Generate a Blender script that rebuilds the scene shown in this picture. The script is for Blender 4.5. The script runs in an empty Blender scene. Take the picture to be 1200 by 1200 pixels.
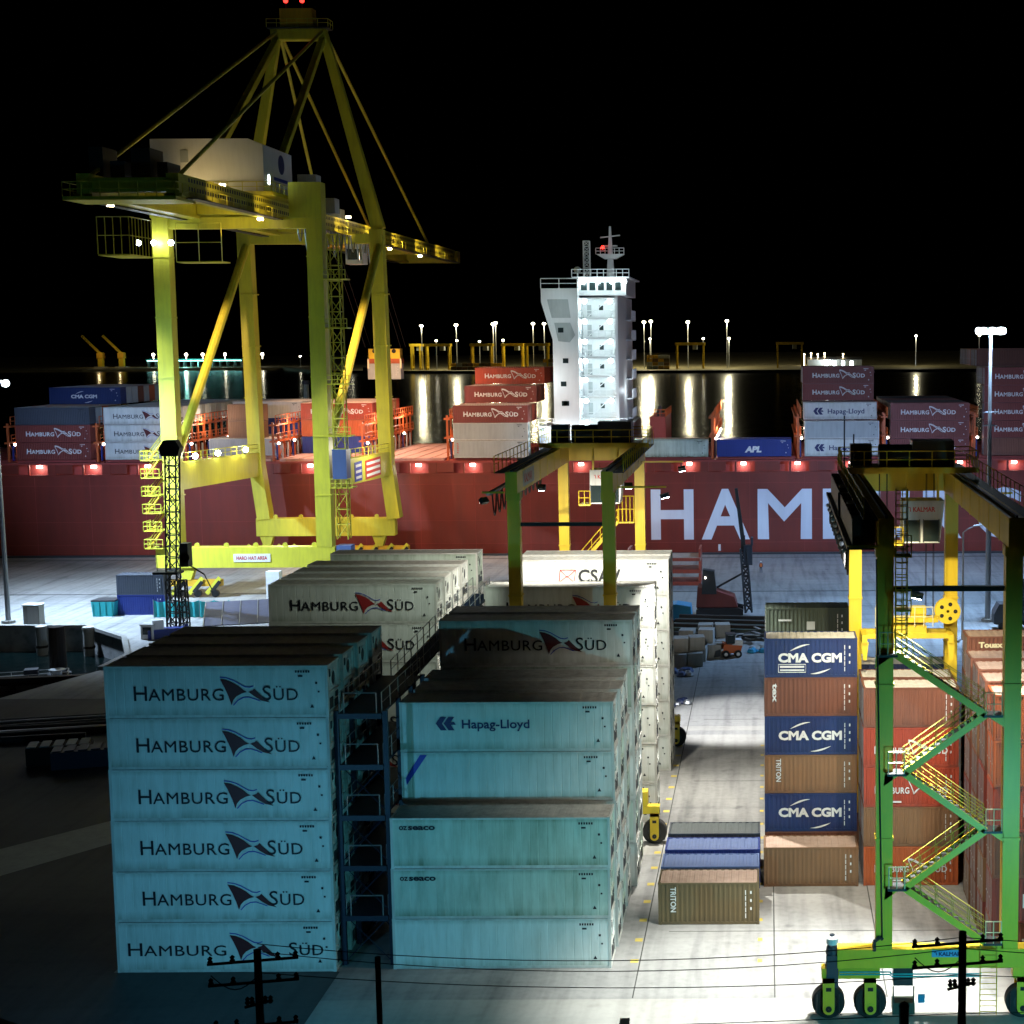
import bpy, math, random
from mathutils import Vector, Matrix
R = random.Random(7)
sc = bpy.context.scene
COL = sc.collection

# ------------------------------------------------------------------ camera, sky, exposure
cam = bpy.data.objects.new('camera', bpy.data.cameras.new('camera'))
COL.objects.link(cam)
cam.data.sensor_width = 36.0
cam.data.lens = 54.48
cam.data.shift_x = -0.25
cam.data.clip_start = 0.5
cam.data.clip_end = 9000
cam.matrix_world = Matrix.Translation((0, 0, 35.0)) @ Matrix.Rotation(math.pi/2 - 0.112, 4, 'X') @ Matrix.Rotation(-0.005, 4, 'Z')
sc.camera = cam

world = bpy.data.worlds.new('World'); sc.world = world; world.use_nodes = True
wn = world.node_tree.nodes; wl = world.node_tree.links
sky = wn.new('ShaderNodeTexSky'); sky.sky_type = 'NISHITA'; sky.sun_disc = False
sky.sun_elevation = math.radians(-9); sky.sun_rotation = math.radians(200)
wl.new(sky.outputs[0], wn['Background'].inputs[0]); wn['Background'].inputs[1].default_value = 0.05

fill_sun = bpy.data.objects.new('moon_light', bpy.data.lights.new('moon_light', 'SUN'))  # dim sun lamp added as ambient fill for the night scene
COL.objects.link(fill_sun); fill_sun.data.energy = 0.0045; fill_sun.data.angle = math.radians(0.5); fill_sun.data.color = (.9, .92, 1)
fill_sun.rotation_euler = (math.radians(38), 0, math.radians(-25))

vs = sc.view_settings
vs.view_transform = 'Standard'; vs.look = 'None'; vs.exposure = 0; vs.gamma = 1; vs.use_curve_mapping = False
cy = sc.cycles
cy.max_bounces = 5; cy.diffuse_bounces = 2; cy.glossy_bounces = 3; cy.transmission_bounces = 2
cy.sample_clamp_indirect = 3.0; cy.use_light_tree = True; cy.use_denoising = True
cy.caustics_reflective = False; cy.caustics_refractive = False; cy.blur_glossy = 0.5

# ------------------------------------------------------------------ materials
def mat(name, col, rough=.55, metal=0., dirt=.3, var=.12, streak=1., scale=1., dirtcol=None, bump=.0, spec=.4, edge=0.):
    m = bpy.data.materials.new(name); m.use_nodes = True
    nt = m.node_tree; n = nt.nodes; l = nt.links; b = n['Principled BSDF']
    b.inputs['Roughness'].default_value = rough; b.inputs['Metallic'].default_value = metal
    b.inputs['Specular IOR Level'].default_value = spec
    tc = n.new('ShaderNodeTexCoord'); oi = n.new('ShaderNodeObjectInfo')
    add = n.new('ShaderNodeVectorMath'); add.operation = 'MULTIPLY_ADD'
    comb = n.new('ShaderNodeCombineXYZ')
    for i in range(3): l.new(oi.outputs['Random'], comb.inputs[i])
    l.new(comb.outputs[0], add.inputs[0]); add.inputs[1].default_value = (37, 19, 53); l.new(tc.outputs['Object'], add.inputs[2])
    mp = n.new('ShaderNodeMapping'); mp.inputs['Scale'].default_value = (1.6*scale, 1.6*scale, .22*scale if streak else 1.6*scale)
    l.new(add.outputs[0], mp.inputs[0])
    ns = n.new('ShaderNodeTexNoise'); ns.inputs['Scale'].default_value = 1.3; ns.inputs['Detail'].default_value = 7; ns.inputs['Roughness'].default_value = .65
    l.new(mp.outputs[0], ns.inputs[0])
    n2 = n.new('ShaderNodeTexNoise'); n2.inputs['Scale'].default_value = .45*scale; n2.inputs['Detail'].default_value = 5
    l.new(add.outputs[0], n2.inputs[0])
    rp = n.new('ShaderNodeMapRange'); rp.inputs[1].default_value = .42; rp.inputs[2].default_value = .78; l.new(ns.outputs[0], rp.inputs[0])
    r2 = n.new('ShaderNodeMapRange'); r2.inputs[1].default_value = .35; r2.inputs[2].default_value = .75; l.new(n2.outputs[0], r2.inputs[0])
    mu = n.new('ShaderNodeMath'); mu.operation = 'MULTIPLY_ADD'; l.new(rp.outputs[0], mu.inputs[0]); mu.inputs[1].default_value = .65
    m3 = n.new('ShaderNodeMath'); m3.operation = 'MULTIPLY'; l.new(r2.outputs[0], m3.inputs[0]); m3.inputs[1].default_value = .35; l.new(m3.outputs[0], mu.inputs[2])
    m4 = n.new('ShaderNodeMath'); m4.operation = 'MULTIPLY'; l.new(mu.outputs[0], m4.inputs[0]); m4.inputs[1].default_value = dirt
    if edge:  # grime that collects along the bottom rail and under the roof rail
        sx = n.new('ShaderNodeSeparateXYZ'); l.new(tc.outputs['Object'], sx.inputs[0])
        e1 = n.new('ShaderNodeMapRange'); e1.inputs[1].default_value = .65; e1.inputs[2].default_value = .1; l.new(sx.outputs[2], e1.inputs[0])
        e2 = n.new('ShaderNodeMapRange'); e2.inputs[1].default_value = 2.55; e2.inputs[2].default_value = 2.9; l.new(sx.outputs[2], e2.inputs[0])
        e3 = n.new('ShaderNodeMath'); e3.operation = 'ADD'; l.new(e1.outputs[0], e3.inputs[0]); l.new(e2.outputs[0], e3.inputs[1])
        e4 = n.new('ShaderNodeMath'); e4.operation = 'MULTIPLY'; l.new(e3.outputs[0], e4.inputs[0]); l.new(ns.outputs[0], e4.inputs[1])
        e5 = n.new('ShaderNodeMath'); e5.operation = 'MULTIPLY_ADD'; e5.use_clamp = True; l.new(e4.outputs[0], e5.inputs[0]); e5.inputs[1].default_value = edge; l.new(m4.outputs[0], e5.inputs[2]); m4 = e5
    mx = n.new('ShaderNodeMix'); mx.data_type = 'RGBA'
    l.new(m4.outputs[0], mx.inputs[0]); mx.inputs[6].default_value = (*col, 1)
    dc = dirtcol or tuple(c*.35 + .012 for c in col); mx.inputs[7].default_value = (*dc, 1)
    vr = n.new('ShaderNodeMapRange'); vr.inputs[3].default_value = 1-var; vr.inputs[4].default_value = 1+var; l.new(oi.outputs['Random'], vr.inputs[0])
    hs = n.new('ShaderNodeHueSaturation'); l.new(vr.outputs[0], hs.inputs['Value']); l.new(mx.outputs[2], hs.inputs['Color'])
    l.new(hs.outputs[0], b.inputs['Base Color'])
    if bump:
        bp = n.new('ShaderNodeBump'); bp.inputs['Strength'].default_value = bump; bp.inputs['Distance'].default_value = .05
        l.new(ns.outputs[0], bp.inputs['Height']); l.new(bp.outputs[0], b.inputs['Normal'])
    return m
def emit(name, col, s):
    m = bpy.data.materials.new(name); m.use_nodes = True; b = m.node_tree.nodes['Principled BSDF']
    b.inputs['Base Color'].default_value = (*col, 1); b.inputs['Emission Color'].default_value = (*col, 1); b.inputs['Emission Strength'].default_value = s
    return m
M = dict(
 reefer=mat('reefer_white', (.72, .74, .7), .42, dirt=.5, var=.1, dirtcol=(.2, .22, .15), edge=.8, bump=.35),
 reefer2=mat('reefer_aged', (.52, .6, .52), .5, dirt=.75, var=.1, dirtcol=(.13, .17, .1), edge=.9, bump=.5),
 roofw=mat('roof_white', (.55, .53, .48), .6, dirt=.7, var=.15, dirtcol=(.1, .075, .05), streak=0),
 framew=mat('frame_white', (.6, .6, .56), .5, dirt=.6, dirtcol=(.13, .1, .07)),
 blue=mat('container_blue', (.018, .035, .13), .5, dirt=.35, edge=.6, bump=.2), navy=mat('container_navy', (.012, .02, .06), .5),
 blue2=mat('container_light_blue', (.09, .14, .3), .5, dirt=.4), cobalt=mat('container_cobalt', (.02, .04, .22), .45, dirt=.25),
 brown=mat('container_brown', (.2, .075, .045), .55, dirt=.4, edge=.6, bump=.2), tan=mat('container_tan', (.24, .125, .06), .55, dirt=.4, edge=.6, bump=.2),
 olive=mat('container_olive', (.14, .1, .045), .55, dirt=.4, edge=.6, bump=.2), maroon=mat('container_maroon', (.2, .04, .032), .5, dirt=.35),
 red=mat('container_red', (.42, .06, .028), .5, dirt=.5, dirtcol=(.13, .04, .025), edge=.6, bump=.2), orange=mat('container_orange', (.5, .11, .03), .5, dirt=.5, dirtcol=(.15, .05, .03), edge=.6, bump=.2),
 green=mat('container_green', (.045, .06, .045), .6, dirt=.4), slate=mat('container_slate', (.05, .06, .08), .6, dirt=.4),
 grey=mat('container_grey', (.4, .43, .42), .55, dirt=.45), rust=mat('roof_dusty', (.5, .36, .29), .7, dirt=.6, var=.1, streak=0, dirtcol=(.2, .12, .08)),
 roofb=mat('roof_blue', (.09, .13, .27), .6, dirt=.5, streak=0), roofd=mat('roof_dark', (.07, .08, .08), .65, dirt=.5, streak=0),
 pale=mat('roof_pale', (.6, .57, .52), .65, dirt=.65, streak=0, dirtcol=(.2, .17, .13)),
 black=mat('black_steel', (.012, .012, .013), .5), dark=mat('dark_steel', (.035, .037, .04), .5, dirt=.5), ink=mat('dark_lettering', (.012, .013, .02), .5, dirt=.1, var=0),
 inkb=mat('navy_lettering', (.02, .025, .11), .5, dirt=.1, var=0), inkr=mat('crimson_print', (.09, .012, .014), .5, dirt=.1, var=0),
 inkdr=mat('dark_red_print', (.28, .02, .02), .5, dirt=.2, var=0), inkred=mat('red_print', (.5, .035, .025), .5, dirt=.1, var=0), white=mat('white_lettering', (.78, .78, .76), .5, dirt=.25, var=0), cream=mat('cream_lettering', (.8, .72, .45), .5, dirt=.1, var=0),
 inkblue=mat('blue_print', (.03, .05, .4), .5, dirt=.1, var=0),
 yellow=mat('crane_yellow', (.8, .56, .035), .42, dirt=.3, var=.03, dirtcol=(.25, .16, .04)), railpaint=mat('rail_paint', (.42, .4, .06), .5, dirt=.4), lemon=mat('quay_crane_yellow', (.62, .58, .045), .45, dirt=.45, var=.04, dirtcol=(.2, .17, .05)), yellow2=mat('machine_yellow', (.75, .42, .03), .45, dirt=.4, dirtcol=(.1, .07, .03)),
 tyre=mat('tyre_rubber', (.018, .018, .018), .8, dirt=.4, dirtcol=(.06, .055, .05)), steel=mat('galvanised_steel', (.42, .44, .46), .4, metal=.6, dirt=.4),
 glass=mat('dark_glass', (.02, .03, .03), .08, dirt=0, spec=.8), shipred=mat('hull_red', (.21, .034, .022), .42, dirt=.7, var=0, scale=.3, dirtcol=(.09, .026, .02), bump=.4),
 deckred=mat('deck_red', (.3, .05, .04), .6, dirt=.4), hatch=mat('hatch_pink', (.5, .3, .26), .65, dirt=.5), lash=mat('lashing_orange', (.62, .13, .03), .5, dirt=.4, dirtcol=(.2, .06, .03)),
 ship=mat('superstructure_white', (.78, .79, .78), .5, dirt=.2, var=.02), hulltext=mat('hull_lettering', (.72, .76, .82), .5, dirt=.3, var=0, scale=.3),
 conc=mat('pile_concrete', (.36, .35, .32), .85, dirt=.6), teal=mat('teal_sheet', (.03, .4, .42), .5, dirt=.3), cyan=mat('blue_tarpaulin', (.02, .28, .5), .45, dirt=.2),
 rack=mat('rack_blue_paint', (.005, .014, .035), .5, dirt=.4), wood=mat('tarred_wood', (.03, .022, .017), .85, dirt=.5), pole=mat('weathered_pole', (.014, .011, .009), .9),
 skin=mat('skin', (.45, .27, .18), .6, dirt=.1), hivis=mat('orange_workwear', (.55, .14, .03), .7), cloth=mat('navy_workwear', (.02, .025, .05), .8), silver=mat('grey_roof_sheet', (.12, .13, .2), .5, dirt=.5),
 bobw=mat('loader_white', (.7, .7, .68), .45), boborange=mat('loader_orange', (.6, .14, .04), .45),
 lampw=emit('lamp_cold_white', (.75, .87, 1), 60), lampy=emit('lamp_warm', (1, .8, .45), 40), lampc=emit('lamp_cyan_white', (.8, .97, 1), 25), lampr=emit('lamp_red', (1, .03, .02), 5), signblue=mat('sign_blue', (.12, .4, .68), .5, dirt=.2),
 lampfar=emit('lamp_far', (1, .93, .66), 26), lampg=emit('lamp_teal', (.35, 1, .9), 8), lampp=emit('lamp_pinkish', (1, .8, .7), 22),
)

def ground_mat(name, base, dark, joint=(0, 0)):
    m = bpy.data.materials.new(name); m.use_nodes = True; nt = m.node_tree; n = nt.nodes; l = nt.links; b = n['Principled BSDF']
    ge = n.new('ShaderNodeNewGeometry')
    a = n.new('ShaderNodeTexNoise'); a.inputs['Scale'].default_value = .06; a.inputs['Detail'].default_value = 9; a.inputs['Roughness'].default_value = .62; l.new(ge.outputs['Position'], a.inputs[0])
    mp = n.new('ShaderNodeMapping'); mp.inputs['Scale'].default_value = (.9, .05, 1); l.new(ge.outputs['Position'], mp.inputs[0])
    t = n.new('ShaderNodeTexNoise'); t.inputs['Scale'].default_value = 1.2; t.inputs['Detail'].default_value = 5; l.new(mp.outputs[0], t.inputs[0])
    mq = n.new('ShaderNodeMapping'); mq.inputs['Scale'].default_value = (.04, .8, 1); l.new(ge.outputs['Position'], mq.inputs[0])
    t2 = n.new('ShaderNodeTexNoise'); t2.inputs['Scale'].default_value = 1.; t2.inputs['Detail'].default_value = 5; l.new(mq.outputs[0], t2.inputs[0])
    s = n.new('ShaderNodeTexNoise'); s.inputs['Scale'].default_value = 2.2; s.inputs['Detail'].default_value = 8; l.new(ge.outputs['Position'], s.inputs[0])
    def mr(src, lo, hi):
        r = n.new('ShaderNodeMapRange'); r.inputs[1].default_value = lo; r.inputs[2].default_value = hi; l.new(src, r.inputs[0]); return r.outputs[0]
    def mul(p, k, q=None):
        x = n.new('ShaderNodeMath'); x.operation = 'MULTIPLY_ADD'; l.new(p, x.inputs[0]); x.inputs[1].default_value = k
        if q is not None: l.new(q, x.inputs[2])
        else: x.inputs[2].default_value = 0
        return x.outputs[0]
    wv = n.new('ShaderNodeTexWave'); wv.inputs['Scale'].default_value = .11; wv.inputs['Distortion'].default_value = 9; wv.inputs['Detail'].default_value = 3; wv.inputs['Detail Scale'].default_value = .25; l.new(ge.outputs['Position'], wv.inputs[0])
    sp = n.new('ShaderNodeTexNoise'); sp.inputs['Scale'].default_value = .5; sp.inputs['Detail'].default_value = 2; l.new(ge.outputs['Position'], sp.inputs[0])
    f = mul(mr(a.outputs[0], .38, .66), .5, mul(mr(t.outputs[0], .48, .7), .4, mul(mr(t2.outputs[0], .5, .75), .25, mul(mr(s.outputs[0], .45, .8), .25, mul(mr(wv.outputs[0], .93, 1.), .14, mul(mr(sp.outputs[0], .64, .74), .32))))))
    f.node.use_clamp = True
    mx = n.new('ShaderNodeMix'); mx.data_type = 'RGBA'; l.new(f, mx.inputs[0]); mx.inputs[6].default_value = (*base, 1); mx.inputs[7].default_value = (*dark, 1)
    l.new(mx.outputs[2], b.inputs['Base Color'])
    rr = n.new('ShaderNodeMapRange'); rr.inputs[3].default_value = .55; rr.inputs[4].default_value = .8; l.new(a.outputs[0], rr.inputs[0]); l.new(rr.outputs[0], b.inputs['Roughness'])
    bp = n.new('ShaderNodeBump'); bp.inputs['Strength'].default_value = .25; bp.inputs['Distance'].default_value = .03; l.new(s.outputs[0], bp.inputs['Height']); l.new(bp.outputs[0], b.inputs['Normal'])
    return m
M['ground'] = ground_mat('yard_concrete', (.36, .355, .34), (.12, .12, .118))
M['strip'] = ground_mat('runway_concrete', (.42, .41, .38), (.24, .23, .21))
M['asphalt'] = ground_mat('dark_asphalt_and_shade', (.07, .07, .072), (.03, .03, .032))
M['land'] = ground_mat('far_land', (.34, .3, .17), (.14, .12, .07))
M['joint'] = mat('joint_seal', (.07, .07, .065), .8)
M['paint'] = mat('road_paint_yellow', (.6, .45, .06), .7, dirt=.7, dirtcol=(.28, .26, .2), streak=0, scale=2)

wm = bpy.data.materials.new('harbour_water'); wm.use_nodes = True
_n = wm.node_tree.nodes; _l = wm.node_tree.links; _b = _n['Principled BSDF']
_b.inputs['Base Color'].default_value = (.001, .004, .004, 1); _b.inputs['Roughness'].default_value = .17; _b.inputs['IOR'].default_value = 1.33
_g = _n.new('ShaderNodeNewGeometry'); _w = _n.new('ShaderNodeTexNoise'); _w.inputs['Scale'].default_value = .35; _w.inputs['Detail'].default_value = 6
_l.new(_g.outputs['Position'], _w.inputs[0]); _p = _n.new('ShaderNodeBump'); _p.inputs['Strength'].default_value = .5; _p.inputs['Distance'].default_value = .12
_w2 = _n.new('ShaderNodeTexNoise'); _w2.inputs['Scale'].default_value = .07; _w2.inputs['Detail'].default_value = 3; _l.new(_g.outputs['Position'], _w2.inputs[0])
_wa = _n.new('ShaderNodeMath'); _wa.operation = 'MULTIPLY_ADD'; _l.new(_w2.outputs[0], _wa.inputs[0]); _wa.inputs[1].default_value = 6.; _l.new(_w.outputs[0], _wa.inputs[2]); _l.new(_wa.outputs[0], _p.inputs['Height']); _l.new(_p.outputs[0], _b.inputs['Normal'])
M['water'] = wm

# ------------------------------------------------------------------ mesh helpers
class MB:
    def __init__(s): s.v = []; s.f = []
    def add(s, vs_, fs): k = len(s.v); s.v += [tuple(p) for p in vs_]; s.f += [tuple(i+k for i in f) for f in fs]; return s
    def box(s, x0, x1, y0, y1, z0, z1):
        return s.add([(x0, y0, z0), (x1, y0, z0), (x1, y1, z0), (x0, y1, z0), (x0, y0, z1), (x1, y0, z1), (x1, y1, z1), (x0, y1, z1)],
              [(0, 3, 2, 1), (4, 5, 6, 7), (0, 1, 5, 4), (1, 2, 6, 5), (2, 3, 7, 6), (3, 0, 4, 7)])
    def beam(s, p, q, w, h=None, w2=None, h2=None):
        p = Vector(p); q = Vector(q); h = h or w; w2 = w2 or w; h2 = h2 or h; d = (q-p).normalized()
        up = Vector((0, 0, 1)) if abs(d.z) < .9 else Vector((0, 1, 0))
        a = d.cross(up).normalized(); b = a.cross(d).normalized()
        vs_ = [c + a*(i*ww/2) + b*(j*hh/2) for c, ww, hh in ((p, w, h), (q, w2, h2)) for i, j in ((-1, -1), (1, -1), (1, 1), (-1, 1))]
        return s.add(vs_, [(0, 1, 2, 3), (7, 6, 5, 4), (0, 4, 5, 1), (1, 5, 6, 2), (2, 6, 7, 3), (3, 7, 4, 0)])
    def tube(s, p, q, r, n=6, r2=None):
        p = Vector(p); q = Vector(q); r2 = r if r2 is None else r2; d = (q-p).normalized()
        up = Vector((0, 0, 1)) if abs(d.z) < .9 else Vector((0, 1, 0)); a = d.cross(up).normalized(); b = a.cross(d).normalized()
        vs_ = []
        for c, rr in ((p, r), (q, r2)):
            for i in range(n):
                t = 2*math.pi*i/n; vs_.append(c + a*(math.cos(t)*rr) + b*(math.sin(t)*rr))
        return s.add(vs_, [tuple(range(n))[::-1], tuple(range(n, 2*n))] + [(i, (i+1) % n, n+(i+1) % n, n+i) for i in range(n)])
    def path(s, pts, r, n=5):
        for a, b in zip(pts, pts[1:]): s.tube(a, b, r, n)
        return s
    def prism(s, pts, d):
        n = len(pts); d = Vector(d); vs_ = [Vector(p) for p in pts] + [Vector(p)+d for p in pts]
        return s.add(vs_, [tuple(range(n)), tuple(range(2*n-1, n-1, -1))] + [(i, n+i, n+(i+1) % n, (i+1) % n) for i in range(n)])
    def lathe(s, c, ax, prof, n=24):
        c = Vector(c); ax = Vector(ax).normalized(); up = Vector((0, 0, 1)) if abs(ax.z) < .9 else Vector((1, 0, 0)); a = ax.cross(up).normalized(); b = a.cross(ax)
        vs_ = [c + ax*h + (a*math.cos(2*math.pi*i/n) + b*math.sin(2*math.pi*i/n))*r for h, r in prof for i in range(n)]
        fs = [(j*n+i, j*n+(i+1) % n, (j+1)*n+(i+1) % n, (j+1)*n+i) for j in range(len(prof)-1) for i in range(n)]
        return s.add(vs_, fs)
    def ball(s, c, r, n=10, m=6, sz=1):
        return s.lathe(c, (0, 0, 1), [(-math.cos(math.pi*j/m)*r*sz, max(1e-3, math.sin(math.pi*j/m)*r)) for j in range(m+1)], n)
    def truss(s, p, q, w, n, r, rd=None):
        """square lattice column from p to q of width w with n bays"""
        p = Vector(p); q = Vector(q); d = (q-p).normalized(); up = Vector((0, 0, 1)) if abs(d.z) < .9 else Vector((0, 1, 0))
        a = d.cross(up).normalized()*(w/2); b = a.cross(d).normalized()*(w/2); rd = rd or r*.7
        cs = [a+b, a-b, -a-b, -a+b]
        for c in cs: s.tube(p+c, q+c, r, 5)
        for i in range(n):
            u = p+(q-p)*(i/n); v = p+(q-p)*((i+1)/n)
            for k in range(4):
                c1, c2 = cs[k], cs[(k+1) % 4]
                if i % 2: c1, c2 = c2, c1
                s.tube(u+c1, v+c2, rd, 4); s.tube(v+c1, v+c2, rd, 4)
        return s
    def rail(s, pts, h=1.1, r=.035, step=2., n=4, mid=True):
        for a, b in zip(pts, pts[1:]):
            a = Vector(a); b = Vector(b); L = (b-a).length; k = max(1, round(L/step)); H = Vector((0, 0, h))
            s.tube(a+H, b+H, r, n)
            if mid: s.tube(a+H*.5, b+H*.5, r*.8, n)
            for i in range(k+1):
                c = a+(b-a)*(i/k); s.tube(c, c+H, r, n)
        return s
    def mesh(s, name):
        me = bpy.data.meshes.new(name); me.from_pydata(s.v, [], s.f); me.update(); return me

def link(o, parent=None):
    COL.objects.link(o)
    if parent: o.parent = parent
    return o
def obj(name, mb, m, parent=None, loc=(0, 0, 0), rz=0, smooth=False, kind=None, label=None):
    me = mb.mesh(name) if isinstance(mb, MB) else mb
    if not me.materials: me.materials.append(m)
    o = bpy.data.objects.new(name, me); o.location = loc; o.rotation_euler.z = rz
    o.material_slots[0].link = 'OBJECT'; o.material_slots[0].material = m
    if smooth:
        for p in me.polygons: p.use_smooth = True
    if kind: o['kind'] = kind
    if label: o['label'] = label
    return link(o, parent)
def thing(name, label, cat, loc=(0, 0, 0), rz=0, group=None):
    o = bpy.data.objects.new(name, None); o.location = loc; o.rotation_euler.z = rz; o.empty_display_size = .3
    o['label'] = label; o['category'] = cat
    if group: o['group'] = group
    return link(o)
def tag(o, label, cat, group=None):
    o['label'] = label; o['category'] = cat
    if group: o['group'] = group
    return o
def struct(name, mb, m):
    return obj(name, mb, m, kind='structure')
def point(loc, w, col=(1, 1, 1), r=.3, parent=None, name='lamp_light'):
    l = bpy.data.lights.new(name, 'POINT'); l.energy = w; l.color = col; l.shadow_soft_size = r
    o = bpy.data.objects.new(name, l); o.location = loc; return link(o, parent)
def spot(loc, to, w, col=(1, 1, 1), ang=100, r=.3, blend=.5, parent=None, name='flood_light'):
    l = bpy.data.lights.new(name, 'SPOT'); l.energy = w; l.color = col; l.shadow_soft_size = r; l.spot_size = math.radians(ang); l.spot_blend = blend
    o = bpy.data.objects.new(name, l); o.location = loc
    o.rotation_euler = (Vector(to)-Vector(loc)).to_track_quat('-Z', 'Y').to_euler(); return link(o, parent)

# ------------------------------------------------------------------ lettering
_tc = {}
def _fill(s, bold, sp):
    c = bpy.data.curves.new('t', 'FONT'); c.body = s; c.resolution_u = 3; c.offset = bold; c.space_character = sp
    o = bpy.data.objects.new('t', c); COL.objects.link(o); bpy.context.view_layer.update()
    me = bpy.data.meshes.new_from_object(o.evaluated_get(bpy.context.evaluated_depsgraph_get()))
    v = [(q.co.x, q.co.y) for q in me.vertices]; f = [tuple(p.vertices) for p in me.polygons]
    bpy.data.objects.remove(o); bpy.data.curves.remove(c); bpy.data.meshes.remove(me)
    return v, f
def _bold_m(bold):
    """the font filler fails on an emboldened M, so its outline is offset here"""
    raw = _raw('M', 0)[0]; q = [p for i, p in enumerate(raw) if math.dist(p, raw[i-1]) > .02]; out = []; n = len(q)
    sg = 1 if sum(q[i-1][0]*q[i][1]-q[i][0]*q[i-1][1] for i in range(n)) > 0 else -1
    for i in range(n):
        (x0, y0), (x1, y1), (x2, y2) = q[i-1], q[i], q[(i+1) % n]
        d1 = math.hypot(x1-x0, y1-y0); d2 = math.hypot(x2-x1, y2-y1)
        n1 = ((y1-y0)/d1*sg, -(x1-x0)/d1*sg); n2 = ((y2-y1)/d2*sg, -(x2-x1)/d2*sg)
        k = 1/max(.45, 1+n1[0]*n2[0]+n1[1]*n2[1]); out.append((x1+(n1[0]+n2[0])*bold*k, y1+(n1[1]+n2[1])*bold*k))
    return out, [tuple(range(n))]
def _raw(s, bold, sp=1.):
    k = (s, bold, sp)
    if k not in _tc:
        if bold and 'M' in s:
            v = []; f = []; hx = max(p[0] for p in _raw('H', 0)[0])
            for i, ch in enumerate(s):
                if ch == ' ': continue
                dx = (max(p[0] for p in _raw(s[:i]+'H', 0, sp)[0]) - hx) if i else 0
                a, fa = _bold_m(bold) if ch == 'M' else _raw(ch, bold)
                f += [tuple(j+len(v) for j in q) for q in fa]; v += [(x+dx, y) for x, y in a]
            _tc[k] = (v, f)
        else: _tc[k] = _fill(s, bold, sp)
    return _tc[k]
def text2d(s, x0, z0, w, cap, bold=.0, shear=0., sp=1., vert=False):
    v, f = _raw(s, bold, sp); hv, _ = _raw('H', bold)
    xs = [p[0] for p in v]; ch = max(p[1] for p in hv)
    kx = w/(max(xs)-min(xs)); ky = cap/ch; mn = min(xs)
    out = [((a-mn)*kx + shear*b*ky, b*ky) for a, b in v]
    if vert: out = [(b, -a) for a, b in out]
    return [(x0+a, z0+b) for a, b in out], f
def smallcaps(first, rest, x0, z0, w, cap, bold):
    """capital followed by smaller capitals, as on the shipping line's boxes"""
    a, fa = _raw(first, bold); b, fb = _raw(rest, bold, 1.08)
    k = .8; wa = max(p[0] for p in a); ba = [(wa+.06+x*k, y*k) for x, y in b]
    v = a+ba; f = fa+[tuple(i+len(a) for i in q) for q in fb]
    hv, _ = _raw('H', bold); ch = max(p[1] for p in hv)
    mn = min(p[0] for p in v); kx = w/(max(p[0] for p in v)-mn); ky = cap/ch
    return [(x0+(x-mn)*kx, z0+y*ky) for x, y in v], f
def onface(parts, y, mirror=False):
    mb = MB()
    for v, f in parts: mb.add([(a, y, b) for a, b in v], f)
    return mb
def stroke(pts, w, taper=False):
    v = []; n = len(pts)
    for i, (x, z) in enumerate(pts):
        x1, z1 = pts[max(0, i-1)]; x2, z2 = pts[min(n-1, i+1)]; d = math.hypot(x2-x1, z2-z1); nx, nz = -(z2-z1)/d, (x2-x1)/d
        ww = w*(math.sin(math.pi*(i+.35)/(n-.3)) if taper else 1)/2; v += [(x+nx*ww, z+nz*ww), (x-nx*ww, z-nz*ww)]
    return v, [(2*i, 2*i+1, 2*i+3, 2*i+2) for i in range(n-1)]
FA = [(0, 0), (.33, -.05), (.66, -.19), (.98, -.38), (1.24, -.61), (1.41, -.7), (1.13, -.78), (.84, -.94), (.67, -1.13), (.56, -1.41), (.42, -.94), (.23, -.47)]
FB = [(1.48, -.7), (1.69, -.63), (1.8, -.52), (1.97, -.7), (2.25, -.98), (2.61, -1.28), (2.16, -1.17), (1.78, -.94), (1.61, -.8)]
AR1 = [(.0, .1), (.35, .06), (.7, -.07), (1.0, -.25), (1.3, -.42), (1.55, -.45), (1.75, -.38)]
AR2 = [(.66, -1.42), (.9, -1.16), (1.2, -1.0), (1.5, -.98), (1.8, -1.08), (2.1, -1.2)]
def flag(x0, z0, k, solid=True):
    if solid:
        o = [([(x0+x*k, z0+z*k) for x, z in P], [tuple(range(len(P)))]) for P in (FA, FB)]
        return o, [stroke([(x0+x*k, z0+z*k) for x, z in A], .05*k) for A in (AR1, AR2)]
    o = [stroke([(x0+x*k, z0+z*k) for x, z in (P+P[:1])], .085*k) for P in (FA, FB)]
    return o + [stroke([(x0+x*k, z0+z*k) for x, z in AR1], .12*k), stroke([(x0+x*k, z0+z*k) for x, z in ((.5, -1.4), (1., -.85), (1.5, -.62), (2.1, -.85), (2.7, -1.3))], .12*k)], []

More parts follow.
